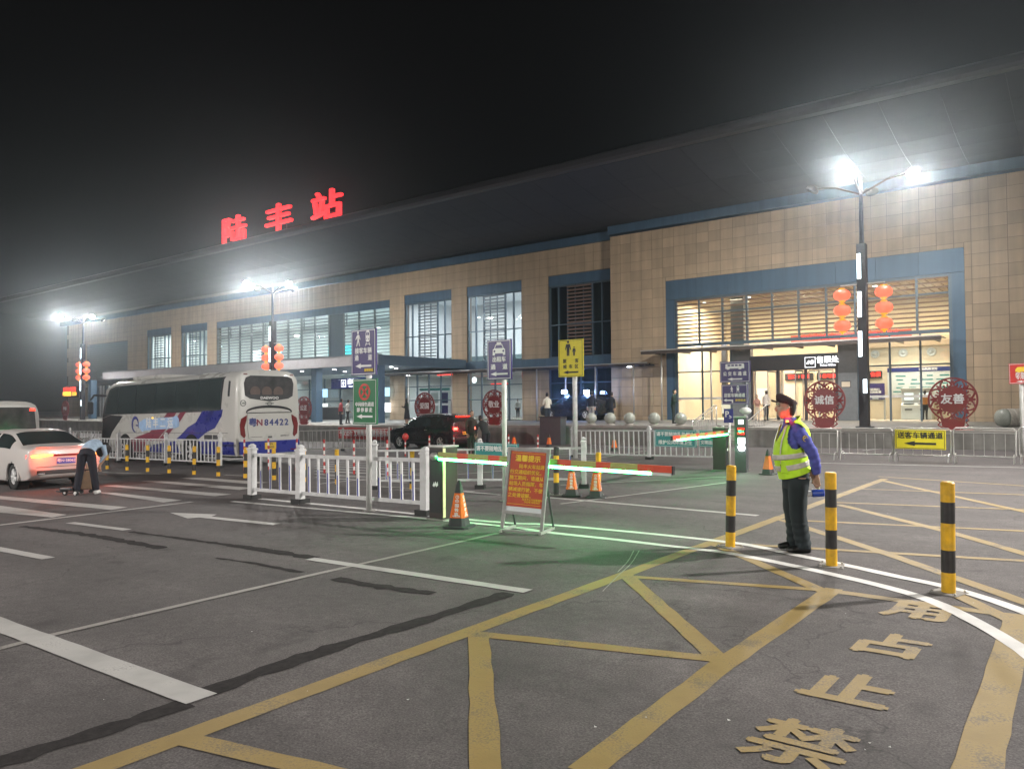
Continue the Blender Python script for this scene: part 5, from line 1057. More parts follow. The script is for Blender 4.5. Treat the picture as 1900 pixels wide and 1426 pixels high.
# dark sport-utility car
SUV = [(.0, .45, .70, .60, .78, .92, .80, 1.10, .72, 1.13), (.06, .36, .82, .58, .88, .96, .87, 1.30, .74, 1.34), (.28, .30, .86, .58, .92, 1.0, .90, 1.52, .68, 1.58), (.62, .27, .87, .58, .93, 1.02, .91, 1.58, .66, 1.64), (1.2, .25, .87, .58, .93, 1.02, .91, 1.62, .66, 1.68), (2.0, .25, .87, .58, .93, 1.01, .91, 1.62, .65, 1.685), (2.6, .25, .87, .58, .93, 1.0, .905, 1.57, .65, 1.62), (3.05, .25, .87, .58, .93, .99, .90, 1.34, .68, 1.39), (3.42, .25, .87, .58, .92, .98, .90, 1.10, .75, 1.15), (4.0, .27, .85, .58, .90, .94, .88, 1.02, .73, 1.08), (4.4, .32, .78, .58, .84, .86, .82, .93, .66, .97), (4.58, .42, .62, .6, .70, .76, .68, .82, .56, .84)]
def su_(x, t, z): return (.05 < x < .26 and t > 3.0 and z > 1.1) or (2.62 < x < 3.4 and t > 3.04) or (.5 < x < 3.2 and 2.16 < t < 2.88 and not (1.55 < x < 1.64 or 2.52 < x < 2.58))
v_ = car(ground_M(-24.3, 27.5, math.pi), 'dark sport-utility car with red tail lamps beside the platform', SUV, 'carblack', (.86, 3.62), .36, su_)
for sd in (1, -1):
    bar('tail_lamp', v_, (.03, sd * .72, .98), (.14, .26, .12), 'tailwhite', .03); bar('lamp_housing', v_, (.10, sd * .80, 1.02), (.16, .18, .22), 'lens', .03); bar('roof_rail', v_, (1.7, sd * .66, 1.70), (2.0, .03, .03), 'steel'); bar('mirror', v_, (2.98, sd * 1.02, 1.08), (.14, .2, .14), 'carblack', .03); bar('door_handle', v_, (1.75, sd * .925, .93), (.2, .02, .03), 'chrome'); bar('sill', v_, (2.2, sd * .90, .34), (2.0, .05, .1), 'darkgrey')
bar('high_brake_lamp', v_, (.16, 0, 1.56), (.03, 1.0, .035), 'tail'); bar('number_plate', v_, (-.012, 0, .76), (.012, .44, .14), 'plateyellow'); text(v_, '粤N·D5210', .09, (0, -.02, .76), 'kink', M=Matrix.Rotation(R(-90), 4, 'Z'), offset=.001); bar('bumper', v_, (.02, 0, .50), (.1, 1.4, .14), 'black', .03)
def lamp_glow(par, loc, e, col):
    l = bpy.data.lights.new('tail_light', 'POINT'); l.energy = e; l.color = col; l.shadow_soft_size = .08; o = bpy.data.objects.new('tail_light', l); COL.objects.link(o); o.parent = par; o.location = loc
for sd in (1, -1): lamp_glow(c_, (-.22, sd * .6, .84), 22, (1, .09, .02)); lamp_glow(v_, (-.2, sd * .72, .98), 40, (1, .04, .03))
# dark patrol van with blue-white beacons in the recess behind the stone balls
k_ = car(Matrix.Translation((-28.0, 46.2, .56)) @ Matrix.Rotation(R(180), 4, 'Z') @ Matrix.Diagonal((1.08, 1, 1.08, 1)), 'dark patrol car with two blue-white beacons in the recess behind the stone balls', SUV, 'carblack', (.86, 3.62), .36, su_, 44, 5)
for px in (1047, 1088):
    q = k_.matrix_world.inverted() @ on_y(px, 727, 45.6); bar('beacon_foot', k_, (q.x, q.y, (q.z + 1.66) / 2), (.05, .05, q.z - 1.6), 'black'); bar('beacon', k_, tuple(q), (.34, .2, .24), 'bluelamp', .03)
    l = bpy.data.lights.new('beacon_light', 'POINT'); l.energy = 120; l.color = (.22, .40, 1.0); l.shadow_soft_size = .15; o = bpy.data.objects.new('beacon_light', l); COL.objects.link(o); o.parent = k_; o.location = (q.x, q.y + .35, q.z)
# white minibus at the far left
MB_ = [(.0, .40, .86, .60, .95, 1.30, .95, 2.10, .80, 2.22), (.06, .34, .92, .6, 1.0, 1.32, 1.0, 2.3, .84, 2.44), (.4, .3, .94, .6, 1.03, 1.34, 1.02, 2.36, .86, 2.52), (3.0, .3, .94, .6, 1.03, 1.34, 1.02, 2.38, .86, 2.54), (5.2, .3, .94, .6, 1.03, 1.30, 1.01, 2.3, .84, 2.46), (5.7, .34, .9, .6, 1.0, 1.1, .98, 1.6, .86, 1.8), (5.95, .42, .8, .6, .9, .95, .86, 1.15, .8, 1.2)]
def mg_(x, t, z): return .5 < x < 5.2 and 2.12 < t < 2.8 and not any(abs(x - q) < .05 for q in (1.6, 2.7, 3.8))
w_ = car(ground_M(-33.0, 11.25, math.pi), 'white minibus behind the saloon at the left edge with two red lamps', MB_, 'buswhite', (1.1, 4.7), .36, mg_, 60, 5, 'minibus', 'minibus')
sheet(w_, 'rear_window', [(-.86, 1.42), (.86, 1.42), (.80, 2.12), (.6, 2.26), (-.6, 2.26), (-.80, 2.12)], 0, 'rglass', .03, M=Matrix.Translation((.012, 0, 0)) @ Matrix.Rotation(R(-90), 4, 'Z'))
for sd in (1, -1): bar('high_lamp', w_, (-.015, sd * .72, 2.16), (.03, .2, .09), 'tail', .02); bar('tail_lamp', w_, (.0, sd * .88, .95), (.04, .12, .34), 'taildim')
bar('bumper', w_, (.0, 0, .48), (.12, 1.8, .2), 'darkgrey', .03); bar('number_plate', w_, (-.02, 0, 1.05), (.012, .44, .16), 'plateyellow'); bar('door_line', w_, (-.008, 0, 1.2), (.01, .01, 1.2), 'black')

# ------------------------------------------------------------------ the coach
BX, BY, BA = -23.75, 14.95, math.pi - R(2)
BL, BW, BH = 11.0, 1.27, 3.38
Mb = ground_M(BX, BY, BA) @ Matrix.Diagonal((1.03, 1.03, 1.0, 1)) @ Matrix.Translation((0, -BW, 0)); bus = thing('coach', 'white and blue coach with dark side windows parked behind the railing', 'bus', None, 0, None, Mb)
Mi = Mb.inverted()
def side(cx, cy):
    """a point seen on the coach's near side -> (distance from the tail, height)"""
    px, py = 180 + cx / 4.524, 660 + cy / 4.524; d = ray(px, py); o_ = Mi @ CAMP; dd = Mi.to_3x3() @ d; t_ = (BW - o_.y) / dd.y; q = o_ + dd * t_; return q.x, q.z
def sec(s, x):                                    # half cross-section, s scales the width near the ends
    k = 1 if s >= 1 else s
    return [(x, y * k, z) for y, z in ((1.16, .36), (1.24, .55), (1.265, 1.0), (1.27, 1.9), (1.24, 2.6), (1.19, 3.05), (1.05, 3.26), (.8, 3.35), (.4, 3.38), (0, 3.385))]
xs_ = [(0, .93), (.05, .965), (.16, .99), (.4, 1), (2, 1), (5, 1), (8, 1), (10, 1), (10.5, .985), (10.85, .95), (11.0, .88)]
b = MB()
for i in range(len(xs_) - 1):
    A_, C_ = sec(xs_[i][1], xs_[i][0]), sec(xs_[i + 1][1], xs_[i + 1][0])
    if i == 0: A_ = [(x, y, z - (.12 if z > 3 else 0)) for x, y, z in A_]
    if i == 1: A_ = [(x, y, z - (.0 if z > 3 else 0)) for x, y, z in A_]
    if i >= 7: C_ = [(x - max(0, z - 1.2) * .28 * (i - 6) / 3, y, z - (.10 * (i - 6) if z > 3.2 else 0)) for x, y, z in C_]
    if i >= 8: A_ = [(x - max(0, z - 1.2) * .28 * (i - 7) / 3, y, z - (.10 * (i - 7) if z > 3.2 else 0)) for x, y, z in A_]
    for sd in (1, -1):
        for j in range(len(A_) - 1): b.add([(p[0], sd * p[1], p[2]) for p in (A_[j], C_[j], C_[j + 1], A_[j + 1])], [(0, 1, 2, 3)])
    if i == 0: b.add([(p[0], p[1], p[2]) for p in A_] + [(p[0], -p[1], p[2]) for p in reversed(A_[:-1])], [tuple(range(19))])
    if i == len(xs_) - 2: b.add([(p[0], p[1], p[2]) for p in C_] + [(p[0], -p[1], p[2]) for p in reversed(C_[:-1])], [tuple(range(19))])
bmesh = __import__('bmesh'); o = b.build('body', 'buswhite', bus, smooth=True); bm = bmesh.new(); bm.from_mesh(o.data); bmesh.ops.remove_doubles(bm, verts=bm.verts, dist=.001); bmesh.ops.recalc_face_normals(bm, faces=bm.faces); bm.to_mesh(o.data); bm.free(); es = o.modifiers.new('e', 'EDGE_SPLIT'); es.split_angle = R(40)
b = MB(); b.box(.3, 10.7, -1.1, 1.1, .30, .5); b.build('underbody', 'well', bus)
def yside(z): 
    T_ = [(.36, 1.16), (.55, 1.24), (1.0, 1.265), (1.9, 1.27), (2.6, 1.24), (3.05, 1.19), (3.26, 1.05)]
    for (z0, y0), (z1, y1) in zip(T_[:-1], T_[1:]):
        if z <= z1: return y0 + (y1 - y0) * (z - z0) / (z1 - z0)
    return 1.0
def on_side(name, poly, mat_, off=.006, sd=1, nz=10):
    """a panel or film that follows the curved side"""
    z0, z1 = min(p[1] for p in poly), max(p[1] for p in poly); bm = bmesh.new(); vs_ = [bm.verts.new((x, 0, z)) for x, z in poly]; f = bm.faces.new(vs_); bmesh.ops.triangulate(bm, faces=bm.faces[:])
    for zc in [.55, 1.0, 1.9, 2.25, 2.6, 2.85, 3.05]:
        if z0 < zc < z1: bmesh.ops.bisect_plane(bm, geom=bm.verts[:] + bm.edges[:] + bm.faces[:], plane_co=(0, 0, zc), plane_no=(0, 0, 1))
    for v in bm.verts: v.co.y = sd * (yside(v.co.z) + off)
    me = bpy.data.meshes.new(name); bm.to_mesh(me); bm.free(); return link(name, me, mat_, bus)
# window band with its separate panes
xw = [.98, 2.55, 4.2, 5.85, 7.5, 9.1]
for sd in (1, -1):
    on_side('window_band', [(.95, 1.93), (9.7, 1.93), (10.55, 1.80), (10.45, 2.3), (10.05, 3.0), (9.6, 3.14), (.85, 3.16)], 'black', .004, sd)
    for a, c in zip(xw[:-1], xw[1:]): on_side('side_window', [(a + .02, 1.97), (c - .02, 1.97), (c - .02, 3.1), (a + .02, 3.12)], 'vglass', .010, sd)
    on_side('driver_window', [(9.14, 1.97), (9.75, 1.97), (10.35, 1.95), (10.0, 2.95), (9.55, 3.06), (9.14, 3.08)], 'vglass', .010, sd)
    on_side('front_mask', [(8.6, 1.86), (9.75, 1.91), (10.55, 1.78), (10.65, .62), (10.1, .62), (9.6, 1.2)], 'black', .007, sd)
    on_side('vent_window', [(.42, 2.45), (.55, 2.45), (.55, 3.0), (.42, 2.98)], 'black', .006, sd)
    on_side('skirt_blue', [(.2, .40), (3.3, .40), (3.6, .86), (.16, .86)], 'busblue', .005, sd); on_side('skirt_blue', [(3.9, .40), (6.6, .40), (6.0, .7), (4.2, .86)], 'busblue', .005, sd); on_side('skirt_maroon', [(6.9, .40), (9.4, .40), (9.3, .80), (6.6, .82)], 'busred', .005, sd)
on_side('livery_blue', [side(*p) for p in ((885, 460), (948, 455), (915, 520), (893, 575), (930, 560), (985, 455), (1058, 450), (1038, 498), (1046, 506), (990, 606), (920, 640), (850, 700), (655, 706), (715, 652), (760, 600), (830, 558))], 'busblue', .007)
on_side('livery_maroon', [side(*p) for p in ((590, 480), (668, 476), (600, 590), (500, 712), (262, 712), (350, 672), (440, 640), (520, 560))], 'busred', .007); on_side('livery_maroon', [side(*p) for p in ((700, 474), (750, 468), (700, 545), (640, 610), (556, 712), (505, 712), (610, 600))], 'busred', .008)
on_side('company_panel', [side(*p) for p in ((352, 560), (400, 528), (640, 512), (672, 500), (690, 530), (690, 590), (660, 606), (405, 626), (378, 636), (355, 600))], 'buslight', .010)
# the panel's words run from the front of the coach to its tail
a, c = side(405, 580), side(650, 552); L_ = abs(c[0] - a[0]); xm, zm = (a[0] + c[0]) / 2, (a[1] + c[1]) / 2
Mside = Matrix.Translation((xm, BW + .014, zm)) @ Matrix.Rotation(math.pi, 4, 'Z')
text(bus, '陆 丰 二 运', L_ / 5.2, (0, 0, 0), 'ink', M=Mside, offset=.01); q = side(322, 577)
b = MB(); b.tube([(.27 * math.cos(a_), 0, .29 * math.sin(a_)) for a_ in (k * math.pi / 10 - .3 for k in range(17))], [.02 + .055 * math.sin(math.pi * k / 16) for k in range(17)], 6); b.tube([(.05, 0, -.02), (.25, 0, -.04), (.26, 0, -.14)], .035, 6); b.build('company_logo', 'busblue', bus, M=Matrix.Translation((q[0], BW + .004, q[1])) @ Matrix.Rotation(math.pi, 4, 'Z') @ Matrix.Diagonal((1, .15, 1, 1)))
on_side('panel_line', [(.5, 1.16), (9.3, 1.16), (9.3, 1.175), (.5, 1.175)], 'darkgrey', .0095); on_side('air_grille', [(.9, .92), (1.5, .92), (1.5, 1.1), (.9, 1.1)], 'darkgrey', .006); on_side('air_grille', [(1.56, .92), (2.1, .92), (2.1, 1.1), (1.56, 1.1)], 'darkgrey', .006)
for sd in (1, -1): bar('marker_lamp', bus, (6.0, sd * 1.275, 1.75), (.1, .02, .05), 'amberled')
for x in (3.0, 8.4):
    for sd in (1, -1):
        b = MB(); b.tube([(x, sd * 1.0, .52), (x, sd * 1.283, .52)], .60, 28); b.build('wheel_arch', 'well', bus); wheel(bus, x, sd * 1.16, .5, .28, sd, 8)
bar('air_conditioner', bus, (7.4, 0, 3.43), (2.6, 1.7, .16), 'buswhite', .06); bar('roof_hatch', bus, (3.4, 0, 3.40), (.8, .8, .06), 'offwhite', .02)
for sd in (1, -1):
    b = MB(); b.tube([(10.3, sd * 1.15, 2.75), (10.95, sd * 1.45, 2.8), (11.15, sd * 1.52, 2.6)], .045, 8); b.build('mirror_arm', 'black', bus); bar('mirror', bus, (11.15, sd * 1.52, 2.25), (.16, .2, .55), 'black', .05)
sheet(bus, 'windscreen', [(-1.05, 1.3), (1.05, 1.3), (1.0, 2.4), (-1.0, 2.4)], 0, 'vglass', .02, M=Matrix.Translation((10.86, 0, 0)) @ Matrix.Rotation(R(90), 4, 'Z'))
# tail end
MR = Matrix.Translation((-.004, 0, 0)) @ Matrix.Rotation(R(-90), 4, 'Z')          # local -Y points out of the tail, +X to the viewer's right
def rear(name, poly, mat_, y=0.0, th=.02, parent=bus): b = MB(); b.prism(poly, y - th, y, 'y'); return b.build(name, mat_, parent, M=MR)
rear('rear_window', [(-.93, 2.46), (-.75, 2.36), (0, 2.26), (.75, 2.36), (.93, 2.46), (.97, 2.9), (.90, 3.10), (.72, 3.17), (-.72, 3.17), (-.90, 3.10), (-.97, 2.9)], 'rglass', 0, .014)
for x in (-.55, -.1, .35): rear('seat_back', ngon(x, 2.6, .2, .2, 12), mat('seat_cloth', (.12, .08, .07), .9), -.0142, .001)
rear('window_film', [(-.93, 2.46), (-.75, 2.36), (0, 2.26), (.75, 2.36), (.93, 2.46), (.93, 2.5), (-.93, 2.5)], 'black', -.015, .002)
text(bus, 'DAEWOO', .125, (.0, -.022, 2.38), 'ink', M=MR, offset=.004, sx=1.25)
b = MB(); b.tube([(.09 * math.cos(a_), -.01, 2.18 + .055 * math.sin(a_)) for a_ in (k * math.pi / 8 for k in range(16))], .012, 5, closed=True); b.tube([(-.17, -.01, 2.19), (.17, -.01, 2.19)], .012, 5); b.build('maker_emblem', 'chrome', bus, M=MR)
b = MB(); b.tube([(.88 * math.cos(a_) * 1.0, -.012, 1.88 + .20 * math.sin(a_)) for a_ in (math.pi * k / 20 for k in range(21))], [.018 + .03 * math.sin(math.pi * k / 20) for k in range(21)], 6); b.tube([(-.88, -.012, 1.86), (.88, -.012, 1.86)], .014, 5); b.build('engine_lid_grip', 'black', bus, M=MR)
rear('engine_lid', [(-.80, .98), (-.55, .86), (.55, .86), (.80, .98), (.86, 1.4), (.84, 1.83), (-.84, 1.83), (-.86, 1.4)], 'buswhite', 0, .022)
for s in (-1, 1): rear('tail_lamp', [(s * .88, 1.78), (s * 1.08, 1.66), (s * 1.13, 1.45), (s * 1.10, 1.1), (s * .98, .98), (s * .93, 1.06), (s * .97, 1.35), (s * .90, 1.6)], 'lens', 0, .03)
for x, ch, m_ in zip((-.66, -.40, -.14, .06, .26, .46, .66), '粤N84422', ('nink', 'busred') + ('nink',) * 5): text(bus, ch, .32, (x, -.026, 1.50), m_, M=MR, offset=.010)
text(bus, 'GDW6117', .075, (.58, -.026, 1.02), 'darkgrey', M=MR, offset=.002); rear('badge', rect(-.08, .08, .96, 1.02), 'darkgrey', -.022, .004); rear('model_strip', rect(-.75, -.3, 1.0, 1.015), 'darkgrey', -.022, .003)
b = MB(); b.tube([(-1.0 + .1 * math.cos(a_), -.004, 2.2 + .1 * math.sin(a_)) for a_ in (k * math.pi / 8 for k in range(16))], .012, 5, closed=True); b.build('speed_mark', 'darkgrey', bus, M=MR); text(bus, '100', .085, (-1.0, -.008, 2.2), 'darkgrey', M=MR, offset=.002)
rear('rear_bumper', [(-1.16, .42), (1.16, .42), (1.17, .86), (-1.17, .86)], 'busblue', 0, .05); rear('number_plate', rect(-.22, .22, .56, .80), 'plateyellow', -.05, .008); text(bus, '粤N', .1, (0, -.062, .74), 'kink', M=MR, offset=.001); text(bus, '84422', .11, (0, -.062, .63), 'kink', M=MR, offset=.001)
for s in (-1, 1): rear('roof_marker', rect(s * .9 - .06, s * .9 + .06, 3.2, 3.235), 'lens', .03, .04); rear('reflector', rect(s * .9 - .1, s * .9 + .1, .5, .54), 'lens', -.05, .006)
# ------------------------------------------------------------------ people
def limb(b, pts, rs, n=12): b.tube(pts, rs, n)
def head(b, c, s=1.0, f=(1, 0)):
    """head with brow, nose, chin and ears; c is the centre, f the facing direction in plan"""
    fx, fy = f; L = lambda x, y, z: (c[0] + (x * fx - y * fy) * s, c[1] + (x * fy + y * fx) * s, c[2] + z * s)
    for x, z, rx, rz in ((-.005, .035, .098, .095), (.012, -.03, .085, .085), (.03, -.075, .058, .045)):
        n, m_ = 16, 10; b.rings([[L(x + rx * math.sin(a) * math.cos(q), (.076 if rz > .06 else .05) * math.sin(a) * math.sin(q), z - rz * math.cos(a)) for q in (2 * math.pi * j / n for j in range(n))] for a in (math.pi * (i + .1) / (m_ + .2) for i in range(m_ + 1))])
    b.tube([L(.085, 0, .02), L(.112, 0, -.018), L(.095, 0, -.035)], [.012 * s, .017 * s, .013 * s], 8)
    for y in (-.078, .078): b.tube([L(-.005, y, .01), L(-.012, y * 1.08, .0), L(-.002, y, -.03)], [.014 * s, .017 * s, .010 * s], 6)
    b.tube([L(.08, -.02, -.062), L(.09, 0, -.06), L(.08, .02, -.062)], .009 * s, 6)
def small_person(label, p, z, rot, H, top, trous, pose='stand', skirt=None, hairlong=False, group='people at the station', facedir=None):
    s = H / 1.72; b = MB(); V = lambda x, y, zz: (x * s, y * s, zz * s)
    bend = {'bend': 62, 'lean': 34}.get(pose, 3); hip = Vector((0, 0, .90)); a = R(bend)
    def up(d, y, f=0): return hip + Vector((math.sin(a) * d + math.cos(a) * f, y, math.cos(a) * d - math.sin(a) * f))
    ws = .0 if pose != 'walk' else .17; sp = .09 if pose != 'wide' else .16
    for y, w in ((sp, ws), (-sp, -ws)): limb(b, [V(0, y, .92), V(w * .5 + .02, y, .50), V(w, y, .10), V(w + .01, y, .06)], [.098 * s, .072 * s, .052 * s, .05 * s]); limb(b, [V(w - .05, y, .045), V(w + .06, y * 1.15, .045), V(w + .15, y * 1.25, .035)], [.045 * s, .045 * s, .032 * s])
    T_ = [(-.04, .13, .165), (.05, .125, .165), (.2, .115, .155), (.36, .12, .175), (.48, .115, .19), (.54, .08, .15), (.60, .055, .06), (.68, .05, .05)]
    rg = []
    for d, rx, ry in T_: rg.append([tuple((up(d, ry * math.sin(q), rx * math.cos(q))) * s) for q in (2 * math.pi * j / 16 for j in range(16))])
    b.rings(rg); hc = up(.745, 0, .03 if pose != 'bend' else .02); head(b, tuple(hc * s), s * 1.03)
    arms = {'stand': ((.02, .05), (.04, .03)), 'phone': ((.1, .30), (.1, .28)), 'walk': ((-.1, -.1), (.12, .2)), 'bend': None, 'lean': None, 'wide': ((.02, .05), (.04, .03)), 'hip': ((-.04, .02), (-.02, .05))}[pose]
    hands = []
    for i, y in enumerate((1, -1)):
        sh = up(.49, y * .185)
        if arms is None: el = sh + Vector((.04, y * .06, -.27)); wr = el + Vector((.10, -y * .03, -.23))
        elif pose == 'phone': el = sh + Vector((.04, y * .06, -.27)); wr = el + Vector((.24, -y * .14, .08))
        else: el = sh + Vector((arms[0][i] - .02, y * .05, -.28)); wr = el + Vector((arms[1][i], -y * .02, -.25))
        limb(b, [tuple(sh * s), tuple(el * s), tuple(wr * s)], [.055 * s, .043 * s, .032 * s], 10); d = (wr - el).normalized(); ha = wr + d * .09; limb(b, [tuple(wr * s), tuple((wr + d * .05) * s), tuple(ha * s), tuple((ha + d * .07) * s)], [.03 * s, .038 * s, .032 * s, .016 * s], 8); hands.append(wr + d * .08)
    if skirt: b.ell([(0, 0, .95 * s, .14 * s, .17 * s), (0, 0, .6 * s, .19 * s, .21 * s), (0, 0, skirt * s, .21 * s, .23 * s)], 14)
    me = fuse(b, .019 * s, 3, 'body'); neck = up(.63, 0)
    top_m, tr_m = cloth('garment', top), cloth('garment', trous)
    for mm in (MT['skin'], top_m, tr_m, MT['hair'], MT['shoe']): me.materials.append(mm)
    idx = []; axis = Vector((math.sin(a), 0, math.cos(a)))
    for f in me.polygons:
        c = f.center / s; k = 1; along = (c - hip).dot(axis); hv = c - hc
        if any((c - h_).length < .10 for h_ in hands): k = 0
        elif along > .60 and hv.length < .26:
            fx = hv.dot(Vector((math.cos(a) if pose == 'bend' else 1, 0, -math.sin(a) if pose == 'bend' else 0))); k = 3 if (hv.dot(axis) > .05 + .05 * (fx > .05) or (fx < .0 and hv.dot(axis) > -.10) or (hairlong and fx < .03)) else 0
            if k == 0 and along < .62: k = 1
        elif c.z < .085 and pose != 'x': k = 4
        elif along < .02 and c.z < 1.0: k = 2 if not (skirt and c.z < skirt + .02) else 0
        idx.append(k)
    me.polygons.foreach_set('material_index', idx)
    o = link('person', me, [], None, (p.x, p.y, z), rot); tag(o, label, 'person', group); return o
A_ = lambda d: R(d)
def plat(px, py, z=None):
    q = on_z(px, py, .60 if z is None else z); return q
def at_plat(px, Y): q = on_y(px, 760, Y); return q, pz(q.x)
q, z = at_plat(632, 34.0); small_person('person in a red vest facing the entrance under the canopy', q, z, A_(70), 1.72, (.42, .04, .05), (.02, .02, .03), 'hip')
q, z = at_plat(645, 36.5); small_person('person in a pale jacket beside the red vest under the canopy', q, z, A_(80), 1.70, (.42, .42, .40), (.02, .02, .02), 'walk')
q, z = at_plat(755, 34.5); small_person('person in long black clothes with a hood between the canopy and the car', q, z, A_(200), 1.66, (.012, .012, .014), (.012, .012, .014), 'phone', .35, True)
q = G(874, 846); small_person('person in a dark olive jacket standing behind the dark car', q, gz(q.x), A_(-20), 1.76, (.04, .035, .025), (.03, .05, .03), 'stand')
q = G(902, 848); small_person('person in dark clothes stooping at the tail of the dark car', q, gz(q.x), A_(160), 1.7, (.02, .02, .022), (.015, .015, .02), 'lean')
q, z = at_plat(1016, 34.0); small_person('person in a white top standing by the dark bin on the platform', q, z, A_(150), 1.70, (.62, .60, .52), (.02, .03, .04), 'phone')
q, z = at_plat(1097, 36.5); small_person('person in a dark jacket and pale trousers behind the first stone ball', q, z, A_(100), 1.78, (.012, .014, .025), (.28, .27, .25), 'hip')
q, z = at_plat(1134, 36.0); small_person('person in dark clothes with a pale bag behind the second stone ball', q, z, A_(80), 1.68, (.012, .014, .02), (.014, .016, .02), 'stand')
q, z = at_plat(1249, 37.0); small_person('person in dark green clothes beside the left jamb of the portal', q, z, A_(20), 1.74, (.012, .03, .02), (.012, .02, .016), 'phone')
q, z = at_plat(1405, 45.5); small_person('child in a pink top at the ticket office doors', q, z, A_(-90), 1.52, (.42, .22, .18), (.55, .47, .36), 'phone')
q, z = at_plat(1421, 45.8); small_person('person in a white shirt and black trousers at the ticket office doors', q, z, A_(70), 1.76, (.62, .56, .50), (.012, .012, .016), 'stand')
q = on_y(1716, 760, 50.4); small_person('person in an orange top using the ticket machine behind the glass', q, .65, A_(90), 1.68, (.40, .17, .04), (.02, .02, .02), 'stand')
q = on_y(961, 760, 51.0); small_person('person in a white top inside the lit shop beside the taxi sign', q, .55, A_(-60), 1.62, (.6, .6, .58), (.03, .03, .04), 'stand')
# ticket machines behind the glass
for i, px in enumerate((1688, 1716)):
    q = on_y(px, 760, 51.3); t = thing('ticket_machine', ('white ticket machine left of the person in orange behind the glass', 'white ticket machine in front of the person in orange behind the glass')[i], 'ticket machine', (q.x, 51.3, .65), 0, 'ticket machines')
    b = MB(); b.prism([(-.35, 0), (.35, 0), (.35, .85), (.12, 1.0), (.2, 1.75), (.35, 1.85), (.35, 1.9), (-.35, 1.9)][::1], -.42, .42, 'x', Matrix.Rotation(R(180), 4, 'Z')); b.build('body', 'inwhite', t, bevel=.02)
    bar('screen', t, (0, -.19, 1.38), (.5, .03, .42), 'screen2'); bar('keypad', t, (0, -.27, .95), (.6, .12, .03), 'darkgrey'); bar('slot', t, (0, -.36, .6), (.4, .02, .08), 'darkgrey')
q = on_y(1625, 760, 49.5); t = thing('turnstile', 'steel turnstile frame behind the glass beside the lamp post', 'turnstile', (q.x, 49.5, .65))
for x in (-.5, .5): bar('post', t, (x, 0, .6), (.06, .3, 1.2), 'steel')
bar('top_rail', t, (0, 0, 1.2), (1.06, .3, .05), 'steel'); bar('card_reader', t, (0, -.05, 1.35), (.3, .2, .25), 'inwhite')

# ---- woman bending over her suitcase on the crossing
p = G(160, 917)
rotw = math.atan2(p.y, p.x) - R(14)                 # faces away from the viewer
t = thing('person', 'person in a pale blue top and dark trousers bending over a case on the crossing', 'person', (p.x, p.y, gz(p.x)), rotw)
b = MB(); HIP = Vector((0, 0, .90))
for y, fx in ((.19, -.04), (-.19, .06)):
    limb(b, [(0, y * .5, .92), (.02, y * .78, .52), (fx, y, .12), (fx, y, .07)], [.09, .066, .045, .045])
    limb(b, [(fx - .05, y, .045), (fx + .07, y * 1.1, .045), (fx + .16, y * 1.15, .035)], [.04, .045, .03])
pts = [(-.02, 0, .88), (.06, .0, 1.0), (.22, -.04, 1.10), (.38, -.08, 1.14), (.46, -.10, 1.12), (.54, -.14, 1.08)]
limb(b, pts, [(.15, .13), (.155, .12), (.15, .105), (.17, .10), (.11, .085), (.05, .05)], 14)
limb(b, [(.50, -.13, 1.10), (.60, -.18, 1.04)], [.05, .05]); hd = MB(); head(b, (.64, -.20, 1.0), 1.0, (.55, -.2))
ARM = [[(.38, .12, 1.12), (.36, .19, .86), (.44, .10, .62)], [(.40, -.26, 1.10), (.46, -.30, .84), (.48, -.16, .62)]]
for A2 in ARM:
    limb(b, A2, [.05, .04, .029], 10); w_r = Vector(A2[2]); limb(b, [A2[2], tuple(w_r + Vector((.02, 0, -.05))), tuple(w_r + Vector((.04, 0, -.09)))], [.029, .036, .028], 8)
    for k in range(4): f0 = w_r + Vector((.03, -.027 + k * .018, -.085)); limb(b, [tuple(f0), tuple(f0 + Vector((.025, 0, -.035))), tuple(f0 + Vector((.005, 0, -.065)))], [.010, .009, .007], 6)
    limb(b, [tuple(w_r + Vector((.0, .03, -.04))), tuple(w_r + Vector((.03, .05, -.075)))], [.011, .008], 6)
me = fuse(b, .012, 2, 'body'); link('body', me, 'skin', t)
def cloth_loft(name, parts, vox, mat_, par):
    bb = MB()
    for pts_, rs in parts: limb(bb, pts_, rs, 16)
    return link(name, fuse(bb, vox, 5, name), mat_, par)
cloth_loft('top', [([(.05, 0, .985), (.10, -.01, 1.03), (.24, -.04, 1.105), (.38, -.08, 1.145), (.47, -.10, 1.125), (.50, -.11, 1.11)], [(.165, .13), (.17, .13), (.165, .12), (.185, .115), (.13, .10), (.09, .08)]), ([(.38, .11, 1.13), (.36, .18, .90), (.42, .115, .70)], [.062, .052, .042]), ([(.40, -.25, 1.11), (.455, -.29, .88), (.48, -.18, .70)], [.062, .052, .042])], .014, 'lightblue', t)
cloth_loft('trousers', [([(-.03, 0, .86), (.06, 0, 1.0)], [(.165, .145), (.165, .135)])] + [([(0, y * .45, .93), (.02, y * .75, .52), (fx, y, .09)], [.112, .083, .075]) for y, fx in ((.19, -.04), (-.19, .06))], .014, 'navy', t)
for y, fx in ((.19, -.04), (-.19, .06)): cloth_loft('shoe', [([(fx - .07, y, .045), (fx + .06, y * 1.1, .05), (fx + .18, y * 1.16, .035)], [.05, .052, .036])], .012, 'sneaker', t)
cloth_loft('hair', [([(.56, -.15, 1.10), (.62, -.20, 1.06), (.70, -.24, .98), (.70, -.25, .88)], [.09, .135, .135, .07]), ([(.60, -.12, 1.04), (.64, -.14, .90), (.65, -.15, .82)], [.10, .09, .04])], .014, 'hair', t)
VD = Vector((p.x, p.y, 0)).normalized(); VR = Vector((VD.y, -VD.x, 0))
p2 = p + VD * .42 + VR * .0
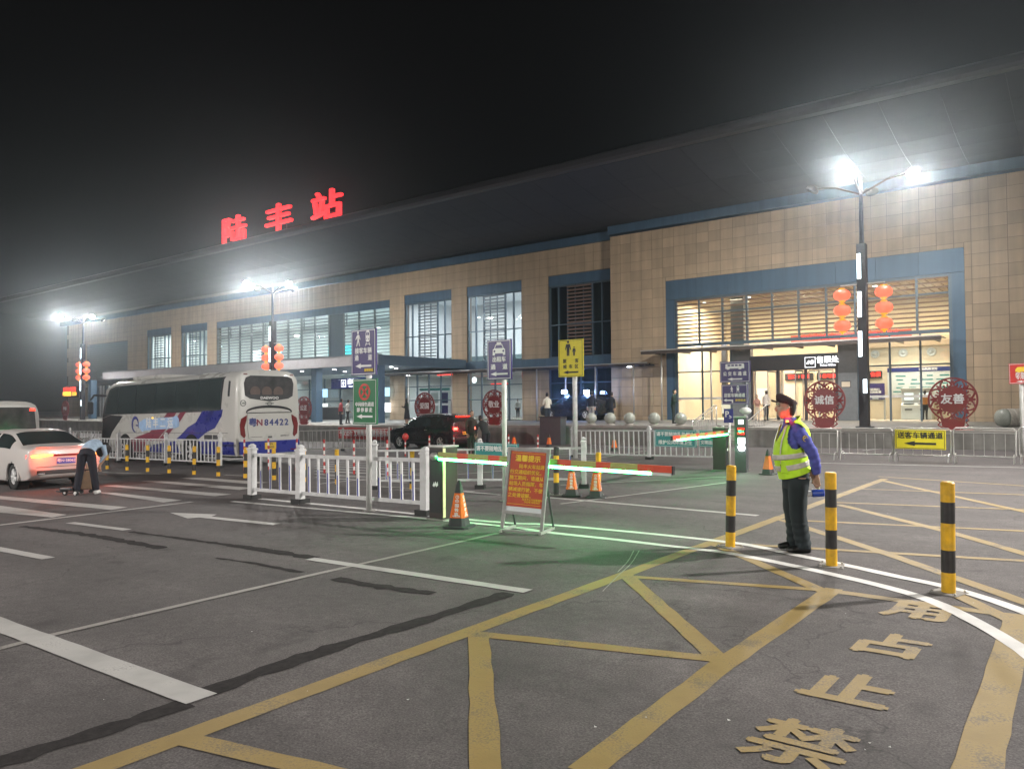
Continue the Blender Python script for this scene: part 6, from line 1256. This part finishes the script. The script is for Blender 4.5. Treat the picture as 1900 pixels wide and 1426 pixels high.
t = thing('suitcase', 'brown upright case between the feet of the bending person', 'suitcase', (p2.x, p2.y, gz(p2.x)), rotw + R(90))
bar('shell', t, (0, 0, .30), (.27, .17, .42), 'brownbag', .03); bar('pocket', t, (0, -.095, .25), (.22, .03, .26), 'brownbag', .015); bar('handle', t, (0, 0, .545), (.12, .03, .03), 'black', .01)
for x in (-.1, .1): b = MB(); b.tube([(x, -.02, .045), (x, .02, .045)], .045, 10); b.build('wheel', 'rubber', t)
p2 = p + VR * -.34 + VD * .05
t = thing('folded_trolley', 'small dark folded trolley with pale wheels at the left foot of the bending person', 'trolley', (p2.x, p2.y, gz(p2.x)), rotw + R(70))
for x in (-.16, .10): b = MB(); b.tube([(x, -.02, .06), (x, .02, .06)], .06, 14); b.build('wheel', 'rubber', t); b = MB(); b.tube([(x, -.025, .06), (x, .025, .06)], .028, 10); b.build('hub', 'offwhite', t)
b = MB(); b.tube([(-.16, 0, .06), (.1, 0, .06), (.3, .02, .1)], .018, 6); b.build('frame', 'darkgrey', t); bar('bag', t, (.05, 0, .14), (.3, .14, .09), 'black', .03)

# ------------------------------------------------------------------ the guard
gpn = G(1478, 1022); face = math.atan2(-RGT.y, -RGT.x)
gd = thing('person', 'guard in a yellow-green vest, blue shirt and dark cap, hands behind the back', 'person', (gpn.x, gpn.y, gz(gpn.x)), face)
TS = [(.84, -.005, .140, .165), (.92, .005, .148, .172), (1.0, .035, .155, .176), (1.1, .058, .160, .18), (1.2, .055, .155, .186), (1.3, .040, .150, .195), (1.38, .022, .138, .198), (1.45, .018, .115, .185), (1.50, .028, .085, .14), (1.535, .042, .066, .085)]
def tsec(z):
    for a_, c2 in zip(TS[:-1], TS[1:]):
        if z <= c2[0]: u = max(0, (z - a_[0]) / (c2[0] - a_[0])); return tuple(a_[k] + (c2[k] - a_[k]) * u for k in (1, 2, 3))
    return TS[-1][1:]
LA = [(.028, .195, 1.425), (-.025, .245, 1.31), (-.105, .262, 1.17), (-.155, .225, 1.03), (-.185, .150, .90)]      # near arm, folded back
RA = [(.012, -.195, 1.425), (-.05, -.245, 1.31), (-.125, -.262, 1.17), (-.185, -.20, 1.03), (-.215, -.06, .92)]
LEG = [[(0, .095, .88), (.015, .10, .50), (-.035, .105, .12), (-.035, .105, .06)], [(0, -.095, .88), (.02, -.10, .50), (-.01, -.105, .12), (-.01, -.105, .06)]]
b = MB()
for L2 in LEG: limb(b, L2, [.095, .068, .048, .048])
b.ell([(cx, 0, z, rx - .03, ry - .03) for z, cx, rx, ry in TS], 20); limb(b, [(.042, 0, 1.50), (.062, 0, 1.56), (.082, 0, 1.62)], [.062, .058, .058], 14)
HC_ = (.108, 0, 1.692); head(b, HC_, 1.06)
for A2 in (LA, RA): limb(b, A2, [.056, .052, .044, .038, .03], 12)
# hands: palm, four curled fingers of different length, thumb
def hand(b, w, d, side_, curl):
    d = Vector(d).normalized(); lat = Vector(side_).normalized(); nrm = d.cross(lat).normalized() * curl; w = Vector(w)
    b.tube([w, w + d * .035, w + d * .075, w + d * .095], [(.026, .026), (.022, .038), (.021, .042), (.016, .036)], 10)
    for k, L3 in enumerate((.072, .080, .075, .060)):
        f0 = w + d * .088 + lat * (-.030 + .020 * k); f1 = f0 + d * L3 * .45 + nrm * L3 * .12; f2 = f1 + d * L3 * .1 + nrm * L3 * .42; f3 = f2 - d * L3 * .22 + nrm * L3 * .15
        b.tube([f0, f1, f2, f3], [.0098, .0092, .0085, .007], 7)
    t0 = w + d * .030 - lat * .030; b.tube([t0, t0 + d * .03 - lat * .022 + nrm * .015, t0 + d * .058 - lat * .012 + nrm * .04], [.0125, .011, .009], 7)
hand(b, LA[-1], (-.22, -.35, -.9), (-.9, .1, .25), 1); hand(b, RA[-1], (-.1, .6, -.75), (-.9, -.1, .1), -1)
me = fuse(b, .0068, 2, 'body'); link('body', me, 'skin', gd)
# face details
for y in (-.031, .031):
    bb = MB(); bb.sphere((HC_[0] + .083, y, HC_[2] + .018), (.010, .014, .008), 8, 6); bb.build('eye', 'kink', gd, smooth=True); bb = MB(); bb.tube([(HC_[0] + .090, y * .5, HC_[2] + .040), (HC_[0] + .093, y, HC_[2] + .045), (HC_[0] + .082, y * 1.6, HC_[2] + .038)], .0055, 5); bb.build('eyebrow', 'hair', gd)
bb = MB(); bb.tube([(HC_[0] + .090, -.022, HC_[2] - .068), (HC_[0] + .1, 0, HC_[2] - .066), (HC_[0] + .090, .022, HC_[2] - .068)], .003, 5); bb.build('mouth', 'maroon_dark', gd)
cloth_loft('hair', [([(HC_[0] - .055, 0, 1.60), (HC_[0] - .062, 0, 1.67), (HC_[0] - .045, 0, 1.74)], [(.075, .045), (.084, .058), (.088, .085)])], .009, 'hair', gd)
# shirt with sleeves and collar
bb = MB(); bb.ell([(cx, 0, z, rx + .006, ry + .006) for z, cx, rx, ry in TS[1:]], 24)
for A2 in (LA, RA):
    P3 = [Vector(q_) for q_ in A2]; P3[-1] = P3[-2].lerp(P3[-1], .72); limb(bb, P3, [.074, .074, .064, .058, .053], 16); limb(bb, [P3[-1] + (P3[-2] - P3[-1]) * .12, P3[-1]], [.049, .047], 14)
bb.ell([(.04, 0, 1.49, .088, .10), (.052, 0, 1.535, .078, .083), (.058, 0, 1.575, .072, .076)], 20)
me = fuse(bb, .0105, 3, 'shirt'); link('shirt', me, 'shirt', gd)
NR = [v.normal.copy() for v in me.vertices]
for v, nr in zip(me.vertices, NR):                               # folds of the sleeve
    k = math.sin(v.co.z * 64 + v.co.x * 30) * math.sin(v.co.z * 23 - v.co.y * 16)
    v.co += nr * (.0055 if abs(v.co.y) > .17 else .003) * k
# vest: shell over the torso with wide arm holes
def shell(name, z0, z1, off, mat_, tilt=0.0, hole=True, nz=22, n=44, flare=0.0):
    bb = MB(); rows = []
    for i in range(nz + 1):
        z = z0 + (z1 - z0) * i / nz; row = []
        for j in range(n):
            a2 = 2 * math.pi * j / n; zz = z + tilt * math.cos(a2); cx, rx, ry = tsec(zz); fl = flare * max(0, (1.02 - zz) / .15) if zz < 1.02 else 0
            k = 1 + .010 * math.sin(7 * a2 + 11 * zz) + .006 * math.sin(13 * a2 - 20 * zz)
            if math.cos(a2) < 0 and hole: k += .10 * -math.cos(a2) * max(0, min(1, (zz - 1.12) / .15))
            row.append((cx + (rx + off + fl * (1.6 if math.cos(a2) < 0 else .4)) * math.cos(a2) * k, (ry + off + fl * .5) * math.sin(a2) * k, zz))
        rows.append(row)
    vs_ = [p_ for r_ in rows for p_ in r_]; fs = []
    for i in range(nz):
        for j in range(n):
            f = (i * n + j, i * n + (j + 1) % n, (i + 1) * n + (j + 1) % n, (i + 1) * n + j); c = sum((Vector(vs_[q_]) for q_ in f), Vector()) / 4; cx = tsec(c.z)[0]
            if hole and abs(c.y) > .105 and ((c.x - cx - .018) / .098) ** 2 + ((c.z - 1.36) / .15) ** 2 < 1: continue
            if hole and c.z > 1.485 and abs(c.y) < .2 and c.x > cx + .02: continue
            if hole and c.x > cx + .07 and abs(c.y) < max(0, (c.z - 1.25) * .38): continue
            fs.append(f)
    bb.add(vs_, fs); o = bb.build(name, mat_, gd, smooth=True); so = o.modifiers.new('s', 'SOLIDIFY'); so.thickness = .006; so.offset = 1; return o
shell('vest', .91, 1.535, .026, 'vest', -.062, flare=.03, nz=64, n=120)
shell('reflective_band', 1.105, 1.165, .0345, 'reflect', -.03, False, 4, 88, .0); shell('reflective_band', .985, 1.045, .035, 'reflect', -.042, False, 4, 88, .012)
for s in (-1, 1):
    pts = []
    for z in (1.15, 1.22, 1.30, 1.38, 1.45, 1.505): cx, rx, ry = tsec(z); yy = s * (.118 if z < 1.4 else .108); pts.append((cx + (rx + .034) * math.sqrt(max(.02, 1 - (yy / (ry + .034)) ** 2)), yy, z))
    bb = MB(); bb.tube(pts, [(.022, .004)] * 6, 6); bb.build('shoulder_tape', 'reflect', gd)
cx, rx, ry = tsec(1.0)
for (x, y, z, w, h, yaw) in ((cx + .10, .150, 1.005, .17, .15, 48), (cx + .135, .10, 1.235, .10, .12, 35)):
    bb = MB(); bb.cbox((0, 0, 0), (w, .022, h)); pk = bb.build('pocket', 'vest', gd, M=Matrix.Translation((x, y, z)) @ Matrix.Rotation(R(90 + yaw + 40), 4, 'Z'), bevel=.008)
    bb = MB(); bb.cbox((0, .014, h / 2 - .02), (w + .006, .01, .045)); bb.build('flap', 'reflect' if h > .13 else 'vest', pk, bevel=.004); bb = MB(); bb.tube([(-w / 2, .014, h / 2 - .05), (-w / 2 + .01, .014, -h / 2 + .02), (0, .014, -h / 2), (w / 2 - .01, .014, -h / 2 + .02), (w / 2, .014, h / 2 - .05)], .0035, 5); bb.build('piping', 'kink', pk)
bb = MB(); bb.prism(ngon(0, 0, .034, .042, 16), -.004, .004); bd = bb.build('arm_badge', 'kink', gd, M=Matrix.Translation((-.01, .298, 1.335)) @ Matrix.Rotation(R(12), 4, 'X') @ Matrix.Rotation(R(180), 4, 'Z'))
bb = MB(); bb.tube([(.026 * math.cos(q_), -.006, .032 * math.sin(q_)) for q_ in (k * math.pi / 8 for k in range(16))], .004, 5, closed=True); bb.prism(ngon(0, 0, .014, .016, 10), -.008, -.004); bb.build('badge_mark', 'yink', bd)
# trousers, shoes
bb = MB(); bb.ell([(-.005, 0, .74, .135, .175), (.0, 0, .84, .150, .178), (.012, 0, .93, .160, .184), (.026, 0, .985, .160, .184), (.045, 0, 1.05, .158, .180)], 24)
for i, L2 in enumerate(LEG):
    k = L2[0][1]; limb(bb, [(0, k, .86), (.006, k, .70), (.014, k * 1.03, .48), (-.012, k * 1.06, .28), (L2[2][0] - .006, L2[2][1], .10), (L2[2][0] - .004, L2[2][1], .045)], [.122, .112, .096, .092, .088, .087], 18)
me = fuse(bb, .0105, 4, 'trousers'); link('trousers', me, 'slacks', gd)
NR = [v.normal.copy() for v in me.vertices]
for v, nr in zip(me.vertices, NR):
    v.co += nr * (.0045 * math.sin(v.co.z * (70 if v.co.z < .35 else 26) + v.co.x * 22 + v.co.y * 14) * (1 if v.co.z < .35 else .7))
for L2 in LEG:
    x, y = L2[3][0], L2[3][1]; bb = MB(); limb(bb, [(x - .085, y, .05), (x - .02, y, .055), (x + .10, y * 1.06, .05), (x + .185, y * 1.1, .038)], [(.042, .05), (.045, .056), (.048, .044), (.036, .028)], 14); o = link('shoe', fuse(bb, .009, 2, 'shoe'), 'shoe', gd)
    for v in o.data.vertices: v.co.z = max(v.co.z, .002)
# cap with a short peak
bb = MB(); prof = [(.100, 1.728, .109, .092), (.098, 1.755, .113, .097), (.088, 1.785, .124, .104), (.092, 1.808, .112, .095), (.108, 1.832, .066, .066), (.112, 1.838, .012, .015)]
rgs = []
for cx, z, rx, ry in prof: rgs.append([(cx + rx * math.cos(q_), ry * math.sin(q_), z + .046 * math.cos(q_) * min(1, rx / .1)) for q_ in (2 * math.pi * j / 28 for j in range(28))])
bb.rings(rgs); bb.build('cap', 'capcloth', gd, smooth=True)
bb = MB(); arc = [(.100 + .106 * math.cos(q_), .090 * math.sin(q_)) for q_ in (R(-60 + 12 * k) for k in range(11))]; out = [(.128 + .142 * math.cos(q_), .098 * math.sin(q_)) for q_ in (R(-58 + 11.6 * k) for k in range(11))]
vs_ = [(x, y, 1.726 + .42 * (x - .1)) for x, y in arc] + [(x, y, 1.790 - abs(y) * .35) for x, y in out]; bb.add(vs_, [(k, k + 1, 12 + k, 11 + k) for k in range(10)]); o = bb.build('cap_peak', 'capcloth', gd, smooth=True); so = o.modifiers.new('s', 'SOLIDIFY'); so.thickness = .006
# red flashing lamp clipped to the shoulder
fl = thing('shoulder_lamp', 'small red flashing lamp clipped at the guard\u2019s collar', 'lamp', (0, 0, 0)); Mg = Matrix.Translation(gd.location) @ Matrix.Rotation(face, 4, 'Z'); fl.matrix_world = Mg @ Matrix.Translation((.125, .105, 1.51))
bar('lamp_body', fl, (0, 0, 0), (.03, .06, .035), 'black', .006); bar('lamp_lens', fl, (0, -.012, .022), (.026, .022, .022), 'tail', .004); bar('lamp_lens', fl, (.004, .016, .022), (.026, .02, .02), 'tailhot', .004)
l = bpy.data.lights.new('flasher', 'POINT'); l.energy = 1.3; l.color = (1, .03, .02); l.shadow_soft_size = .02; o = bpy.data.objects.new('flasher', l); COL.objects.link(o); o.parent = fl; o.location = (.01, 0, .05)
# megaphone in the hands
mg = thing('megaphone', 'blue and white megaphone held behind the guard\u2019s back', 'megaphone', (0, 0, 0)); mg.matrix_world = Mg @ Matrix.Translation((-.225, .075, .69)) @ Matrix.Rotation(R(-12), 4, 'Z') @ Matrix.Rotation(R(4), 4, 'Y')
bb = MB(); bb.tube([(-.075, 0, 0), (-.07, 0, 0), (.055, 0, 0), (.06, 0, 0)], [.036, .044, .044, .04], 18); bb.build('battery_case', 'blueplastic', mg, smooth=False)
bb = MB(); bb.tube([(.06, 0, 0), (.10, 0, 0), (.17, 0, 0), (.22, 0, 0), (.225, 0, 0)], [.03, .035, .062, .10, .104], 22); bb.build('horn', 'white', mg, smooth=True)
bb = MB(); bb.tube([(-.02, 0, .035), (.0, 0, .09), (.025, 0, .16)], [(.018, .02), (.019, .022), (.017, .02)], 10); bb.build('handle', 'cream', mg, smooth=True)
bpy.data.scenes.remove(_bench)
# ------------------------------------------------------------------ thin haze volume, added to imitate lens glow around the lamps
HAZE = .0017
if HAZE:
    b = MB(); b.box(-220, 90, -70, 140, -2.2, 19.4); hz = b.build('haze', []); hz.data.materials.clear()
    m = bpy.data.materials.new('haze'); m.use_nodes = True; nt = m.node_tree
    for n in list(nt.nodes):
        if n.type == 'BSDF_PRINCIPLED': nt.nodes.remove(n)
    pv = nt.nodes.new('ShaderNodeVolumePrincipled'); pv.inputs['Color'].default_value = (.80, .92, 1.0, 1); pv.inputs['Density'].default_value = HAZE; pv.inputs['Anisotropy'].default_value = .90
    m.cycles.volume_sampling = 'EQUIANGULAR'
    nt.links.new(pv.outputs[0], [n for n in nt.nodes if n.type == 'OUTPUT_MATERIAL'][0].inputs['Volume']); hz.data.materials.append(m); stuff(tag(hz, 'thin haze volume added over the forecourt for the glow around the lamps', 'haze'))
